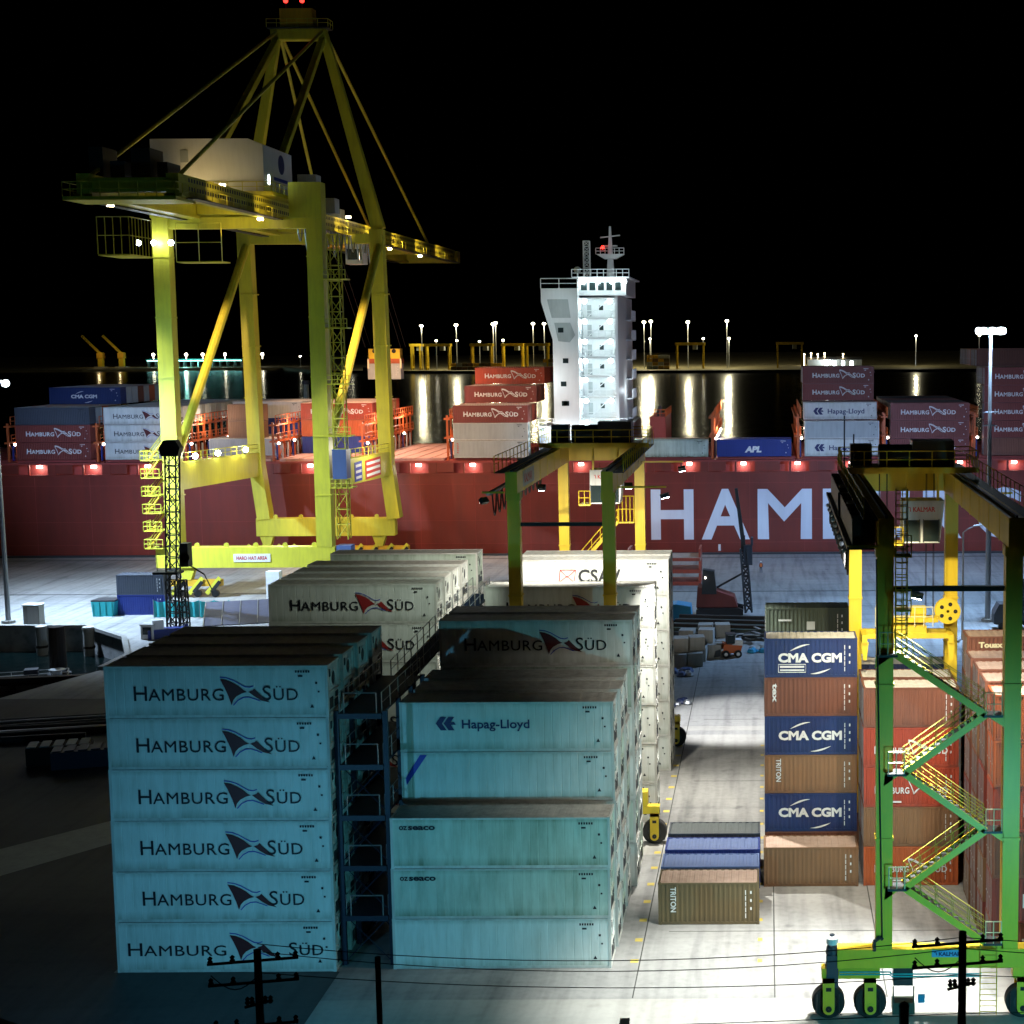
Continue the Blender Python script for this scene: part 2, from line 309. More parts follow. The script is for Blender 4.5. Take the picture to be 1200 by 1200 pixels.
_lg = {}
def logo(kind, L, H, small=False):
    """list of (part name, mesh, material) on the -Y face; x from the left end"""
    k = (kind, L, H)
    if k in _lg: return _lg[k]
    y = -1.262; x = -L/2; out = []
    def put(name, parts, m): out.append((name, onface([([(x+a, b) for a, b in v], f) for v, f in parts], y).mesh(name), m))
    if kind in ('hs', 'hsred', 'hsplain'):
        q = (L-12.19)/2
        F, A = flag(6.33+q, 2.17, 1.03)
        cap = .8 if kind != 'hsplain' else .74
        if kind == 'hsplain': w0, w1, s0, s1, fx = .65, 6.1, 9.6, 11.5, 6.5
        else: w0, w1, s0, s1, fx = 1.6+q, 6.5+q, 8.62+q, 10.55+q, 0
        put('lettering', [smallcaps('H', 'AMBURG', w0, .98, w1-w0, cap, .004), smallcaps('S', 'ÜD', s0, .98, s1-s0, cap, .004)], M['ink'])
        put('flag_emblem', F, M['inkdr'] if kind == 'hsred' else M['inkr']); put('emblem_outline', A, M['inkblue'])
    elif kind in ('hsw', 'hsw20'):
        z = (H-2.59)/2
        if L < 7:
            put('lettering', [smallcaps('H', 'AMBURG', .7, .9, 2.2, .5, .02), smallcaps('S', 'ÜD', 4.25, .9, 1.1, .5, .02), stroke([(.8, .35), (2.4, .35)], .12)], M['white'])
            put('flag_emblem', flag(2.85, 1.72, .62, False)[0], M['white'])
        else:
            put('lettering', [smallcaps('H', 'AMBURG', 1.7, .92+z, 4.6, .78, .025), smallcaps('S', 'ÜD', 8.55, .92+z, 2.1, .78, .025)], M['white'])
            put('flag_emblem', flag(6.3, 2.1+z, 1., False)[0], M['white'])
    elif kind in ('hapag', 'hapagbig'):
        b = kind == 'hapagbig'; ex, ez, ek, tx, tw, tc, tz = (1.6, .78, 1.5, 4.0, 6.1, .78, 1.0) if b else (2.06, 1.25, 1., 3.55, 3.85, .5, 1.38)
        ch = []
        for d in (0, .45):
            ch.append(([(ex+ek*(p+d), ez+ek*q) for p, q in ((.28, .8), (.62, .8), (.36, .42), (.62, .02), (.28, .02), (0, .42))], [(0, 1, 2, 3, 4, 5)]))
        ch.append(([(ex+ek*p, ez+ek*q) for p, q in ((.85, .34), (1.15, .34), (1.05, .5), (.85, .5))], [(0, 1, 2, 3)]))
        put('emblem', ch, M['inkb']); put('lettering', [text2d('Hapag-Lloyd', tx, tz, tw, tc, .015)], M['inkb'])
    elif kind == 'seaco':
        put('lettering', [text2d('seaco', 1.0, H-.66, 1.5, .33, .035), text2d('oz', .5, H-.66, .45, .33, .02)], M['ink'])
    elif kind == 'csav':
        put('lettering', [text2d('CSAV', 4.95, 1.08, 3.4, 1.05, .02)], M['dark'])
        put('emblem', [stroke([(3.4, 1.08), (3.5, 2.1), (4.75, 2.1), (4.6, 1.08), (3.4, 1.08)], .06), stroke([(3.5, 2.1), (4.05, 1.5), (4.75, 2.1)], .05), stroke([(3.4, 1.08), (4.05, 1.6), (4.6, 1.08)], .05)], M['inkred'])
    elif kind in ('cma', 'cmabox', 'cma40'):
        o, s = (.9, 1.) if L < 7 else (3.75, 1.07)
        a1 = [(o+s*(.75+.12*i), 1.75+.28*math.sin(i/11*1.5)*1.6+.0*i) for i in range(12)]; a2 = [(o+s*(2.1+.12*i), .25+.5*(1-math.cos(i/11*1.25))) for i in range(12)]
        parts = [text2d('CMA CGM', o, 1.04, 4.15*s, .58, .05), stroke(a1, .12, True), stroke(a2, .12, True)]
        if kind == 'cmabox':
            parts += [stroke([(.92, .36), (2.7, .36), (2.7, .88), (.92, .88), (.92, .34)], .05), stroke([(1.02, .72), (2.6, .72)], .13), stroke([(1.02, .5), (2.6, .5)], .1)]
        put('lettering', parts, M['white'])
    elif kind == 'tex': put('lettering', [text2d('tex', .55, 2.2, 1.25, .34, .03, vert=True)], M['white'])
    elif kind == 'triton': put('lettering', [text2d('TRITON', .75, 2.35, 1.55, .32, .02, vert=True)], M['white'])
    elif kind == 'touax': put('lettering', [text2d('Touax', .75, H-.72, 1.6, .36, .05)], M['cream'])
    elif kind == 'apl': put('lettering', [text2d('APL', 4.55, .75, 2.7, .95, .06, .2)], M['white'])
    elif kind == 'bluestripe': put('stripe', [([(.25, H-1.5), (1.1, H-.15), (1.5, H-.15), (.3, H-1.9)], [(0, 1, 2, 3)])], M['inkblue'])
    elif kind == 'kk': put('lettering', [stroke([(.5+.02*(i % 2), H-.45-.36*i), (.78, H-.6-.36*i)], .13) for i in range(5)], M['inkred'])
    elif kind == 'green': put('marking', [([(3.0, 1.0), (3.6, 1.0), (3.6, 1.6), (3.0, 1.6)], [(0, 1, 2, 3)]), stroke([(.95, 1.7), (1.9, 1.7)], .14)], M['grey'])
    elif kind == 'seal': put('emblem', [stroke([(L-2.4+.5*math.cos(t*.5), 1.3+.5*math.sin(t*.5)) for t in range(14)], .14)], M['inkb'])
    # identification marks near the right end
    mk = []
    if L < 7:
        for i in range(5): mk.append(stroke([(L-.82, H-.45-.36*i), (L-.82, H-.74-.36*i)], .05))
        for i in range(3): mk.append(stroke([(L-.5, H-.5-.5*i), (L-.5, H-.68-.5*i)], .09))
        put('marking', mk, M['white'] if kind != 'x' else M['ink'])
    else:
        for i in range(6): mk.append(stroke([(L-1.75+.14*i, H-.33), (L-1.66+.14*i, H-.33)], .13))
        mk.append(stroke([(L-1.6, H-.58), (L-1.35, H-.58)], .1)); mk.append(stroke([(L-.62, H-.9), (L-.62, H-1.03)], .12)); mk.append(stroke([(L-.5, H-1.4), (L-.5, H-1.5)], .1))
        mk.append(([(L-1.0, .55), (L-.78, .55), (L-.89, .76)], [(0, 1, 2)]))
        put('marking', mk, M['ink'] if kind not in ('hsw', 'cma40', 'apl', 'touax', 'brown') else M['white'])
    _lg[k] = out; return out

# ------------------------------------------------------------------ containers
_cp = {}
def cparts(L, H, reefer):
    k = (L, H, reefer)
    if k in _cp: return _cp[k]
    a = L/2; W = 1.219; d = {}
    fr = MB()
    for sx in (-1, 1):
        for sy in (-1, 1):
            fr.box(*sorted((sx*a, sx*(a-.15))), *sorted((sy*W, sy*(W-.12))), .12, H-.12)
            for z in (0, H-.122): fr.box(*sorted((sx*(a+.004), sx*(a-.18))), *sorted((sy*(W+.004), sy*(W-.165))), z, z+.122)
        for z0, z1 in ((.02, .17), (H-.13, H-.01)): fr.box(*sorted((sx*a, sx*(a-.1))), -W+.166, W-.166, z0, z1)
    for sy in (-1, 1):
        for z0, z1 in ((.02, .17), (H-.11, H-.01)): fr.box(-a+.181, a-.181, *sorted((sy*W, sy*(W-.06))), z0, z1)
    d['frame'] = fr.mesh('frame')
    pt, dp = (.28, .036) if not reefer else (.46, .012)
    for sy in (-1, 1):
        p = MB(); x = -a+.15; e = a-.15; n = max(1, int((e-x)/pt)); pt2 = (e-x)/n; pts = []
        yo = W-.012; yi = W-.012-dp
        for i in range(n):
            x0 = x+i*pt2; s1 = .25 if not reefer else .42
            pts += [(x0, yi), (x0+pt2*.12, yo), (x0+pt2*(.12+s1+.1), yo), (x0+pt2*(.24+s1+.1), yi)] if not reefer else [(x0, yo), (x0+pt2*.88, yo), (x0+pt2*.91, yi), (x0+pt2*.97, yi)]
        pts.append((e, pts[0][1]))
        v = [(q[0], sy*q[1], z) for q in pts for z in (.165, H-.105)]
        p.add(v, [(2*i, 2*i+2, 2*i+3, 2*i+1) if sy < 0 else (2*i+1, 2*i+3, 2*i+2, 2*i) for i in range(len(pts)-1)])
        d['side%d' % sy] = p.mesh('side_panel')
    rf = MB(); n = int((L-.3)/(.42 if not reefer else .6)); x = -a+.12; stp = (L-.24)/n; pts = []
    hh = .025 if not reefer else .012
    for i in range(n): pts += [(x+i*stp, H-.03), (x+i*stp+stp*.1, H-.03-hh), (x+i*stp+stp*.45, H-.03-hh), (x+i*stp+stp*.55, H-.03)]
    pts.append((a-.12, H-.03))
    rf.add([(q[0], y, q[1]) for q in pts for y in (-W+.06, W-.06)], [(2*i, 2*i+2, 2*i+3, 2*i+1) for i in range(len(pts)-1)])
    rf.box(-a+.1, a-.1, -W+.07, W-.07, .14, .16)
    d['roof'] = rf.mesh('roof_panel')
    # door end at -X, and at +X either a refrigeration unit or a corrugated end
    dr = MB(); dr.box(-a+.03, -a+.07, -W+.125, -.01, .17, H-.13); dr.box(-a+.03, -a+.07, .01, W-.125, .17, H-.13)
    d['door'] = dr.mesh('door_panel')
    lr = MB()
    for y in (-.85, -.35, .35, .85):
        lr.tube((-a+.005, y, .1), (-a+.005, y, H-.08), .022, 5); lr.box(-a-.02, -a+.02, y-.02, y+.25, 1.15, 1.2)
    d['rods'] = lr.mesh('locking_gear')
    if reefer:
        u = MB(); u.box(a-.12, a-.06, -W+.125, W-.125, .17, H-.13)
        u.box(a-.06, a-.005, -W+.2, W-.2, H*.42, H*.46); u.box(a-.06, a-.01, -W+.2, -W+.28, .3, H-.3); u.box(a-.06, a-.01, W-.28, W-.2, .3, H-.3)
        u.lathe((a-.06, 0, H*.68), (1, 0, 0), [(0, .5), (.05, .5), (.05, .42), (0, .4)], 16)
        d['unit'] = u.mesh('refrigeration_unit')
        g = MB(); g.lathe((a-.055, 0, H*.68), (1, 0, 0), [(0, .39), (.02, .1), (.02, .001)], 14)
        g.box(a-.059, a-.02, -.9, -.15, .35, .95); g.box(a-.059, a-.025, .1, .85, .3, .7)
        g.box(a-.059, a-.02, .35, .85, .8, 1.1); g.box(a-.059, a-.02, -.85, -.55, H-.75, H-.35)
        for i in range(5): g.box(a-.02, a-.012, -.85, -.2, .4+.1*i, .43+.1*i)
        d['grille'] = g.mesh('grille')
    else:
        e = MB(); n = 9; pts = []; w2 = W-.125; st = 2*w2/n
        for i in range(n): y0 = -w2+i*st; pts += [(a-.05, y0), (a-.015, y0+st*.15), (a-.015, y0+st*.5), (a-.05, y0+st*.65)]
        pts.append((a-.05, w2)); e.add([(q[0], q[1], z) for q in pts for z in (.165, H-.125)], [(2*i, 2*i+2, 2*i+3, 2*i+1) for i in range(len(pts)-1)])
        d['end'] = e.mesh('end_panel')
    _cp[k] = d; return d
HC, ST = 2.896, 2.591
ORD = ['', 'first', 'second', 'third', 'fourth', 'fifth', 'sixth', 'seventh', 'eighth', 'ninth', 'tenth', 'eleventh', 'twelfth', 'thirteenth', 'fourteenth']
def cont(x, y, z, L, H, body, lg, label, group, reefer=False, roof=None, frame=None, jit=.03, back=True):
    d = cparts(L, H, reefer)
    t = thing('shipping_container', label, 'container', (x+L/2+R.uniform(-jit, jit), y+1.219+R.uniform(-jit, jit)*.6, z), R.uniform(-.002, .002), group)
    b = M[body]; fm = M[frame] if frame else (M['framew'] if reefer else b); rm = M[roof] if roof else (M['roofw'] if reefer else b)
    obj('frame', d['frame'], fm, t); obj('side_panel', d['side-1'], b, t)
    if back: obj('side_panel', d['side1'], b, t)
    obj('roof_panel', d['roof'], rm, t)
    dd = obj('door_panel', d['door'], b, t); obj('locking_gear', d['rods'], M['steel'] if not reefer else M['framew'], dd)
    if reefer: u = obj('refrigeration_unit', d['unit'], b, t); obj('grille', d['grille'], M['dark'], u)
    else: obj('end_panel', d['end'], b, t)
    for nme, me, m in logo(lg, L, H): obj(nme, me, m, t)
    return t
def tier(i, n): return 'top' if i == n-1 else ('bottom' if i == 0 else ORD[i+1])
L40, L20 = 12.19, 6.06

# left front block: white refrigerated boxes
gA = 'white refrigerated containers stacked in the left block'
for r, y in enumerate((83., 86.1, 89.3, 92.4)):
    for k in range(6):
        lg = 'hsplain' if (r == 0 and k == 0) else 'hs'
        w = 'front row of left block' if r == 0 else '%s row back in left block' % ORD[r+1]
        ex = ' with wide-set serif-like lettering' if (r == 0 and k == 0) else ' with dark lettering'
        cont(-36.35+k*.02, y, k*HC, L40, HC, 'reefer', lg, 'white reefer container%s, %s tier, %s' % (ex, tier(k, 6), w), gA, True)
# block behind it, across the crane lane
for r, y in enumerate((111.2, 114.3, 117.5, 121.)):
    for k in (range(6) if r == 0 else (4, 5)):
        cont(-36.35, y, k*HC, L40, HC, 'reefer', 'hsred', 'white reefer with red flag emblem, %s tier, %s row behind left block' % (tier(k, 6), ORD[r+1]), 'white containers behind the left block', True)
for k in range(3, 6):
    cont(-36.35, 127.4, k*HC, L40, HC, 'reefer2' if k == 5 else 'reefer', 'none', 'plain grey-green reefer, %s tier, last row before the yellow quay crane' % tier(k, 6), 'containers in the last row of the left lane', True)
for k in range(3):
    cont(-36.35, 127.4, k*HC, L40, HC, 'reefer', 'none', 'plain white container, %s tier, hidden low in last left row' % tier(k, 6), 'containers in the last row of the left lane', True)
# middle block
gB = 'refrigerated containers of the middle block'
for k, (lg, bd, tx) in enumerate((('none2', 'reefer', 'plain white reefer container with green sticker and scrapes'), ('seaco', 'reefer2', 'scuffed grey-green container with small dark corner lettering'), ('seaco', 'reefer2', 'dented grey-green container with small dark corner lettering'))):
    cont(-21.05+.03*k, 83.3, k*HC, L40, HC, bd, lg, '%s, %s tier of middle stack front' % (tx, ('bottom', 'second', 'top')[k]), gB, True)
for r, (y, n) in enumerate(((86.4, 5), (89.6, 5), (92.8, 5), (96.3, 6), (99.3, 6))):
    for k in range(n):
        lg = {(0, 4): 'hapag', (0, 3): 'bluestripe', (3, 5): 'hs'}.get((r, k), 'none')
        tx = {(0, 4): 'pale reefer with blue chevron emblem and lettering', (0, 3): 'pale reefer with blue diagonal corner stripe', (3, 5): 'white reefer with big flag emblem under shadow'}.get((r, k), 'plain white reefer container')
        cont((-21.0 if r < 3 else -20.75)+R.uniform(-.03, .03), y, k*HC, L40, HC, 'reefer2' if (r+k) % 3 == 1 and r else 'reefer', lg, '%s, %s tier, %s row of middle block' % (tx, tier(k, n), ORD[r+2]), gB, True)
for r, y in enumerate((109.6,)):
    for k in (range(6)):
        cont(-20.35, y, k*HC, L40, HC, 'reefer', 'hsred' if r == 0 and k == 5 else 'none', 'white reefer container%s, %s tier, %s row beyond crane legs' % (' with red flag' if r == 0 and k == 5 else '', tier(k, 6), ORD[r+1]), 'white containers just beyond the near crane legs', True, roof='framew')
for r, y in enumerate((123., 126.2)):
    for k in range(6):
        cont(-20.2, y, k*HC, L40, HC, 'reefer', 'csav' if r == 0 and k == 5 else 'none', 'white reefer container%s, %s tier, %s row under the crane trolley' % (' with red envelope emblem' if r == 0 and k == 5 else '', tier(k, 6), ORD[r+1]), 'white containers under the yard crane trolley', True, roof='framew')
# right stack of 20 foot boxes
gC = '20 foot boxes stacked right of the lane'
cont(-.39, 96.1, 0, L20, ST, 'tan', 'none', 'tan corrugated container alone on the ground before the blue and brown stack', gC, roof='rust')
for k, (bd, lg, tx) in enumerate((('brown', 'none', 'brown corrugated container at the hidden bottom of the stack'), ('blue', 'cma', 'lowest visible navy container with white lettering and arcs in the tall stack'),
        ('tan', 'triton', 'tan container with vertical white lettering between two navy ones'), ('blue', 'cma', 'middle navy container with white lettering between tan and reddish ones'),
        ('brown', 'tex', 'reddish brown container with short vertical lettering below the top navy one'), ('blue', 'cmabox', 'topmost navy container with white lettering and a small boxed panel'))):
    cont(-.28, 99.3, k*ST, L20, ST, bd, lg, tx, gC, roof='pale' if k == 5 else None)
for k in range(6):
    cont(-.25, 110.7, k*ST, L20, ST, 'green' if k > 3 else 'brown', 'green' if k == 5 else 'none', ('dark green container with pale square mark behind the navy topped stack' if k == 5 else 'dull container, %s tier, under the dark green one' % tier(k, 6)), 'dark containers behind the navy topped stack')
gD = 'brown and orange boxes behind the green crane leg'
for r, (y, seq) in enumerate(((96.2, ('orange', 'tan', 'red', 'red', 'brown')), (99.3, ('brown',)*5), (103.3, ('tan', 'brown', 'brown', 'blue', 'navy')))):
    for k, bd in enumerate(seq):
        lg = 'hsw20' if bd in ('red', 'orange') else ('cma' if bd == 'navy' else 'none')
        cont(6.02, y, k*ST, L20, ST, bd, lg, '%s container, %s tier, %s row behind the left green leg' % (bd if bd != 'tan' else 'tan corrugated', tier(k, 5), ('front', 'second', 'third')[r]), gD, roof='pale' if k == 4 else None)
gE = 'brown and orange boxes at the right edge'
cols = ('brown', 'maroon', 'brown', 'red', 'orange', 'orange')
for r, y in enumerate((83., 86.4, 89.6, 92.8, 96.)):
    for k in range(6):
        bd = cols[k] if r == 0 else R.choice(('brown', 'maroon', 'brown', 'tan'))
        if r and k < 5 and k != 0 and False: continue
        cont(12.3 if r < 4 else 12.9, y, k*ST, L40, ST, bd, 'hsw' if (r == 0 and k in (0, 1, 3, 4, 5)) else ('brown' if r < 4 else 'none'), '%s container, %s tier, %s row of right edge block' % (bd, tier(k, 6), ('front',)[r] if r == 0 else ORD[r+1]), gE, roof='rust' if k == 5 else None) if r < 4 else None
for k in range(6):
    cont(12.95, 99.6, k*ST, L40, ST, 'brown' if k == 5 else 'maroon', 'touax' if k == 5 else 'none', ('brown container with short cream lettering behind the stepped right roofs' if k == 5 else 'maroon container, %s tier, under the cream lettered one' % tier(k, 6)), 'containers at the back of the right edge', roof='rust' if k == 5 else None)
# four boxes on the ground in the lane
for r, (y, bd, rf, tx) in enumerate(((89.7, 'olive', 'rust', 'olive brown container with vertical white lettering, nearest of four on the lane'), (92.6, 'blue2', 'blue2', 'light blue container, second of four on the lane'),
        (95.8, 'cobalt', 'roofb', 'deeper blue container, third of four on the lane'), (99., 'slate', 'roofd', 'dark grey container, farthest of four on the lane'))):
    cont(-6.7, y, 0, L20, ST, bd, 'triton' if r == 0 else 'none', tx, 'low row of four containers on the lane', roof=rf)

# ------------------------------------------------------------------ ground and water
g = MB(); g.box(-400, 400, -60, 150, -6, 0); g.box(-71.5, 400, 150, 188, -6, 0); g.box(-400, 400, 188, 250.6, -6, 0)
g.prism([(-71.5, 150, -6), (-76, 150, -6), (-71.5, 163, -6)], (0, 0, 6)); g.prism([(-84, 188, -6), (-71.5, 188, -6), (-71.5, 170, -6), (-76, 180, -6)], (0, 0, 6))
struct('ground', g, M['ground'])
struct('water', MB().add([(-5000, 120, -3), (5000, 120, -3), (5000, 4200, -3), (-5000, 4200, -3)], [(0, 1, 2, 3)]), M['water'])
struct('dark_road_and_shaded_apron', MB().box(-140, -36.6, 60, 149.6, -.01, .006).box(-36.6, -24, 60, 83.0, -.01, .006), M['asphalt'])  # dark road; strip before the left block puts shade into the apron colour
struct('footpath', MB().prism([(-52, 97, .006), (-36.6, 119, .006), (-36.6, 125, .006), (-56, 101, .006)], (0, 0, .006)), M['conc'])
st = MB()
for y0, y1 in ((75., 79.2), (102.4, 104.6), (105.5, 108.8), (129.5, 134.5), (136, 137.6)): st.box(-60 if y0 < 100 else -37, 60, y0, y1, .001, .005)
struct('crane_runway', st, M['strip'])
jn = MB()
for x in (-7.4, .2, 6.2, -3.6+.0): jn.box(x, x+.07, 79.3, 188, .005, .01) if x != -3.6 else None
for y in (88.6, 109.2, 120, 140, 150, 165, 189, 202): jn.box(-60 if y > 150 else -6, 60, y, y+.06, .005, .01)
struct('joint_line', jn, M['joint'])
ym = MB()
for i in range(16):
    y = 84+3.1*i; ym.box(-7.9, -7.45, y, y+.5, .0105, .014); ym.box(-.72, -.45, y, y+.45, .0105, .014)
struct('yellow_marking', ym, M['paint'])
struct('rail_track', MB().box(-140, 60, 212.6, 212.9, .002, .03).box(-140, 60, 246., 246.3, .002, .03).box(-140, 60, 249.6, 250.3, .002, .3), M['dark'])
# quay edge kerb round the small basin
qk = MB(); qk.box(-140, -84, 187.6, 188.2, 0, .35)
for a, b in (((-84, 188), (-76, 180)), ((-76, 180), (-71.5, 170)), ((-71.5, 170), (-71.5, 163))): qk.beam((*a, .2), (*b, .2), .6, .4)
struct('quay_kerb', qk, M['conc'])
gP = 'concrete mooring piles in the basin'
for x, y, r, m, tx in ((-88.6, 186, .62, 'conc', 'grey concrete pile at the basin wall, leftmost'), (-82.6, 185.4, .62, 'conc', 'grey concrete pile at the basin wall beside the curved quay corner')):
    t = thing('mooring_pile', tx, 'pile', (x, y, -5), 0, gP); obj('shaft', MB().lathe((0, 0, 0), (0, 0, 1), [(0, r), (5.3, r), (5.3, .01)], 16), M[m], t, smooth=False); obj('cap', MB().lathe((0, 0, 5.3), (0, 0, 1), [(0, r+.06), (.25, r+.06), (.25, .01)], 16), M['roofw'], t); obj('collar', MB().lathe((0, 0, 2.9), (0, 0, 1), [(0, r+.1), (.3, r+.1)], 16), M['wood'], t)
t = thing('mooring_pile', 'thick dark tarred pile standing in front of the basin wall', 'pile', (-80.2, 172, -5), 0, gP); obj('shaft', MB().lathe((0, 0, 0), (0, 0, 1), [(0, .95), (8.1, .85), (8.1, .01)], 16), M['wood'], t); obj('collar', MB().lathe((0, 0, 2.), (0, 0, 1), [(0, 1.3), (.8, 1.3), (.8, .9)], 16), M['dark'], t)
# small work boat and jetty
t = thing('work_boat', 'small white flat deck boat moored by the dark pile', 'boat', (-81.5, 168.5, -3), .35)
obj('hull', MB().prism([(-4.5, -1.4, 0), (3.8, -1.4, 0), (5.2, 0, 0), (3.8, 1.4, 0), (-4.5, 1.4, 0)], (0, 0, .7)), M['framew'], t)
obj('deck', MB().box(-4.3, 3.6, -1.2, 1.2, .7, .76), M['white'], t); obj('cabin', MB().box(-.8, .6, -.7, .7, .76, 2.), M['slate'], t); obj('railing', MB().rail([(-4.2, -1.2, .76), (3.6, -1.2, .76), (3.6, 1.2, .76), (-4.2, 1.2, .76), (-4.2, -1.2, .76)], .8, .03), M['white'], t)
obj('drum', MB().lathe((2.5, 0, .76), (0, 0, 1), [(0, .5), (.9, .5), (.9, .9), (1., .9), (1., .01)], 12), M['white'], t)
t = thing('jetty', 'dark timber jetty along the near side of the basin', 'jetty', (-86, 158, -3))
for i in range(9): obj('deck_beam', MB().beam((-40, -7+i*1.5, 2.6-.25*i+.0), (16, 4+i*.9, 2.6-.25*i), .9, .5), M['wood'], t)
for i in range(8): obj('post', MB().tube((-30+6*i, -3+1.0*i, -1), (-30+6*i, -3+1.0*i, 2.4), .3, 8), M['wood'], t)
for i, (x, y) in enumerate(((-59.5, 127), (-56.8, 125.6))):
    t = thing('pallet_stack', ('pale slatted pallet stack left of the white block', 'dark blue drum crate beside the pallet stack')[i], 'pallet', (x, y, 0), .3)
    for k in range(5): obj('plank', MB().box(-2.4+k*1., -1.7+k*1., -1., 1., 1.5, 1.58), M['grey' if i == 0 else 'navy'], t)
    obj('base', MB().box(-2.5, 2.5, -1., 1., 0, 1.44), M['navy' if i else 'wood'], t)

# ------------------------------------------------------------------ small yard things on the left quay
t = thing('electric_cabinet', 'pale grey upright cabinet beside the left lamp mast', 'cabinet', (-91.3, 190, 0)); obj('body', MB().box(-1., 1., -.7, .7, .1, 2.5), M['framew'], t); obj('roof', MB().box(-1.1, 1.1, -.8, .8, 2.5, 2.6), M['white'], t); obj('door', MB().box(-.45, .85, -.72, -.7, .25, 2.3), M['white'], t); obj('plinth', MB().box(-1.05, 1.05, -.75, .75, 0, .1), M['conc'], t)
for k, (bd, tx) in enumerate((('cobalt', 'blue container on the quay behind the basin, lower of two'), ('slate', 'dark slate container on the quay, on top of the blue one'))):
    cont(-83.6, 196.5, k*ST, L20, ST, bd, 'none', tx, 'two stacked boxes on the left quay')
t = thing('skip_container', 'small teal waste skip left of the blue quay containers', 'skip', (-85., 196.5, 0)); obj('body', MB().prism([(-1.3, -1.2, 0), (1.3, -1.2, 0), (1.5, -1.2, 1.9), (-1.5, -1.2, 1.9)], (0, 2.4, 0)), M['teal'], t); obj('lid', MB().box(-1.5, 1.5, -1.2, 1.2, 1.9, 2.1), M['dark'], t)
for i in range(4): obj('rib', MB().box(-1.3+.8*i, -1.2+.8*i, -1.26, -1.2, .1, 1.9), M['teal'], t)
t = thing('net_fence', 'turquoise debris netting fence under the left quay crane leg', 'fence', (-78, 194, 0))
for i in range(5):
    x = i*1.95; v = []; n = 10
    mb = MB(); v = [(x+1.9*a/n, .12*math.sin(a*1.3+i), z) for a in range(n+1) for z in (.1, .9+.05*math.sin(a), 2.3-.25*math.sin(math.pi*a/n))]
    mb.add(v, [(3*a+b, 3*a+3+b, 3*a+4+b, 3*a+1+b) for a in range(n) for b in (0, 1)]); obj('net_panel', mb, M['teal'], t); obj('post', MB().tube((x, 0, 0), (x, 0, 2.4), .05, 6), M['steel'], t)
t = thing('site_shed', 'grey roofed open shed behind the left container block', 'shed', (-62.2, 183, 0), .3)
obj('roof', MB().prism([(-5, -4, 1.9), (-5, 4, 3.4), (-5, 4, 3.5), (-5, -4, 2.)], (10, 0, 0)), M['silver'], t)
for i in range(6): obj('rib', MB().beam((-5+2*i, -4, 2.05), (-5+2*i, 4, 3.55), .08, .1), M['steel'], t)
for sx in (-4.8, 4.8):
    for y, h in ((-3.8, 1.9), (3.8, 3.3)): obj('post', MB().box(sx-.1, sx+.1, y-.1, y+.1, 0, h), M['steel'], t)
t = thing('debris_heap', 'heap of pale rubble and cyan sheeting beside the shed', 'rubble', (-62, 176, 0))
for i in range(14): obj('lump', MB().ball((R.uniform(-4, 3), R.uniform(-2, 3), R.uniform(.2, .6)), R.uniform(.3, .8), 7, 4, .7), M[('white', 'teal', 'conc')[i % 3]], t)
t = thing('fishing_skiff', 'small dark blue skiff parked at the curved quay corner', 'boat', (-71.6, 181.2, 0), .5)
obj('hull', MB().prism([(-2, -.7, 0), (1.8, -.7, 0), (2.6, 0, .4), (1.8, .7, 0), (-2, .7, 0)], (0, 0, 1.1)), M['cobalt'], t); obj('wheelhouse', MB().box(-1.4, -.2, -.5, .5, 1.1, 2.2), M['white'], t); obj('pane', MB().box(-.2, -.18, -.4, .4, 1.5, 2.), M['glass'], t)
t = thing('guard_booth', 'small white booth on the rounded quay corner with dark window', 'booth', (-73.2, 180.5, 0)); obj('body', MB().box(-.75, .75, -.7, .7, 0, 1.7), M['white'], t); obj('window', MB().box(-.5, .5, -.74, -.7, .6, 1.5), M['glass'], t); obj('roof', MB().box(-.85, .85, -.8, .8, 1.7, 1.82), M['framew'], t)

# floodlight masts
def mast(x, y, h, label, n, m, base=.38, rings=()):
    t = thing('floodlight_mast', label, 'lamp mast', (x, y, 0), 0, 'tall floodlight masts on the quay')
    obj('base_plate', MB().lathe((0, 0, 0), (0, 0, 1), [(0, .8), (.35, .8), (.35, .4)], 12), M['conc'], t)
    obj('pole', MB().tube((0, 0, .3), (0, 0, h), base, 10, .16), M['steel'], t)
    obj('crown_ring', MB().lathe((0, 0, h-.2), (0, 0, 1), [(0, .9), (.12, .9), (.12, .75), (0, .75)], 16), M['steel'], t)
    for i in range(n):
        a = 2*math.pi*i/n; c, s = math.cos(a), math.sin(a)
        f = obj('floodlight', MB().beam((c*.5, s*.5, h), (c*1.3, s*1.3, h-.1), .6, .35), M['steel'], t)
        obj('lens', MB().ball((c*1.45, s*1.45, h-.32), .42, 8, 5), M['lampw'], f)
    for z in rings: obj('service_ring', MB().lathe((0, 0, z), (0, 0, 1), [(0, .6), (.1, .6), (.1, .3)], 12).beam((-.9, 0, z), (.9, 0, z), .08), M['steel'], t)
    return t
t = mast(27.1, 189, 36., 'tall blue-lit floodlight mast at the right before the red hull', 8, 'steel', rings=(25.8, 24.2))
spot((27.1, 189, 35.3), (14, 200, 0), 135000, (.33, .58, 1), 150, .7, .8, name='mast_light')
spot((27.1, 188.4, 35.3), (26, 184, 0), 60000, (.5, .72, 1), 60, .7, 1, name='mast_light')
spot((27.1, 189.6, 35.6), (16, 254, 18), 125000, (.5, .62, 1), 82, .5, .9, name='mast_light')
t = mast(-95.1, 191.2, 30.2, 'floodlight mast at the left picture edge above the quay', 6, 'steel', .32)
spot((-95.1, 191.2, 29.4), (-80, 204, 0), 260000, (.52, .72, 1), 132, .7, 1, name='mast_light')
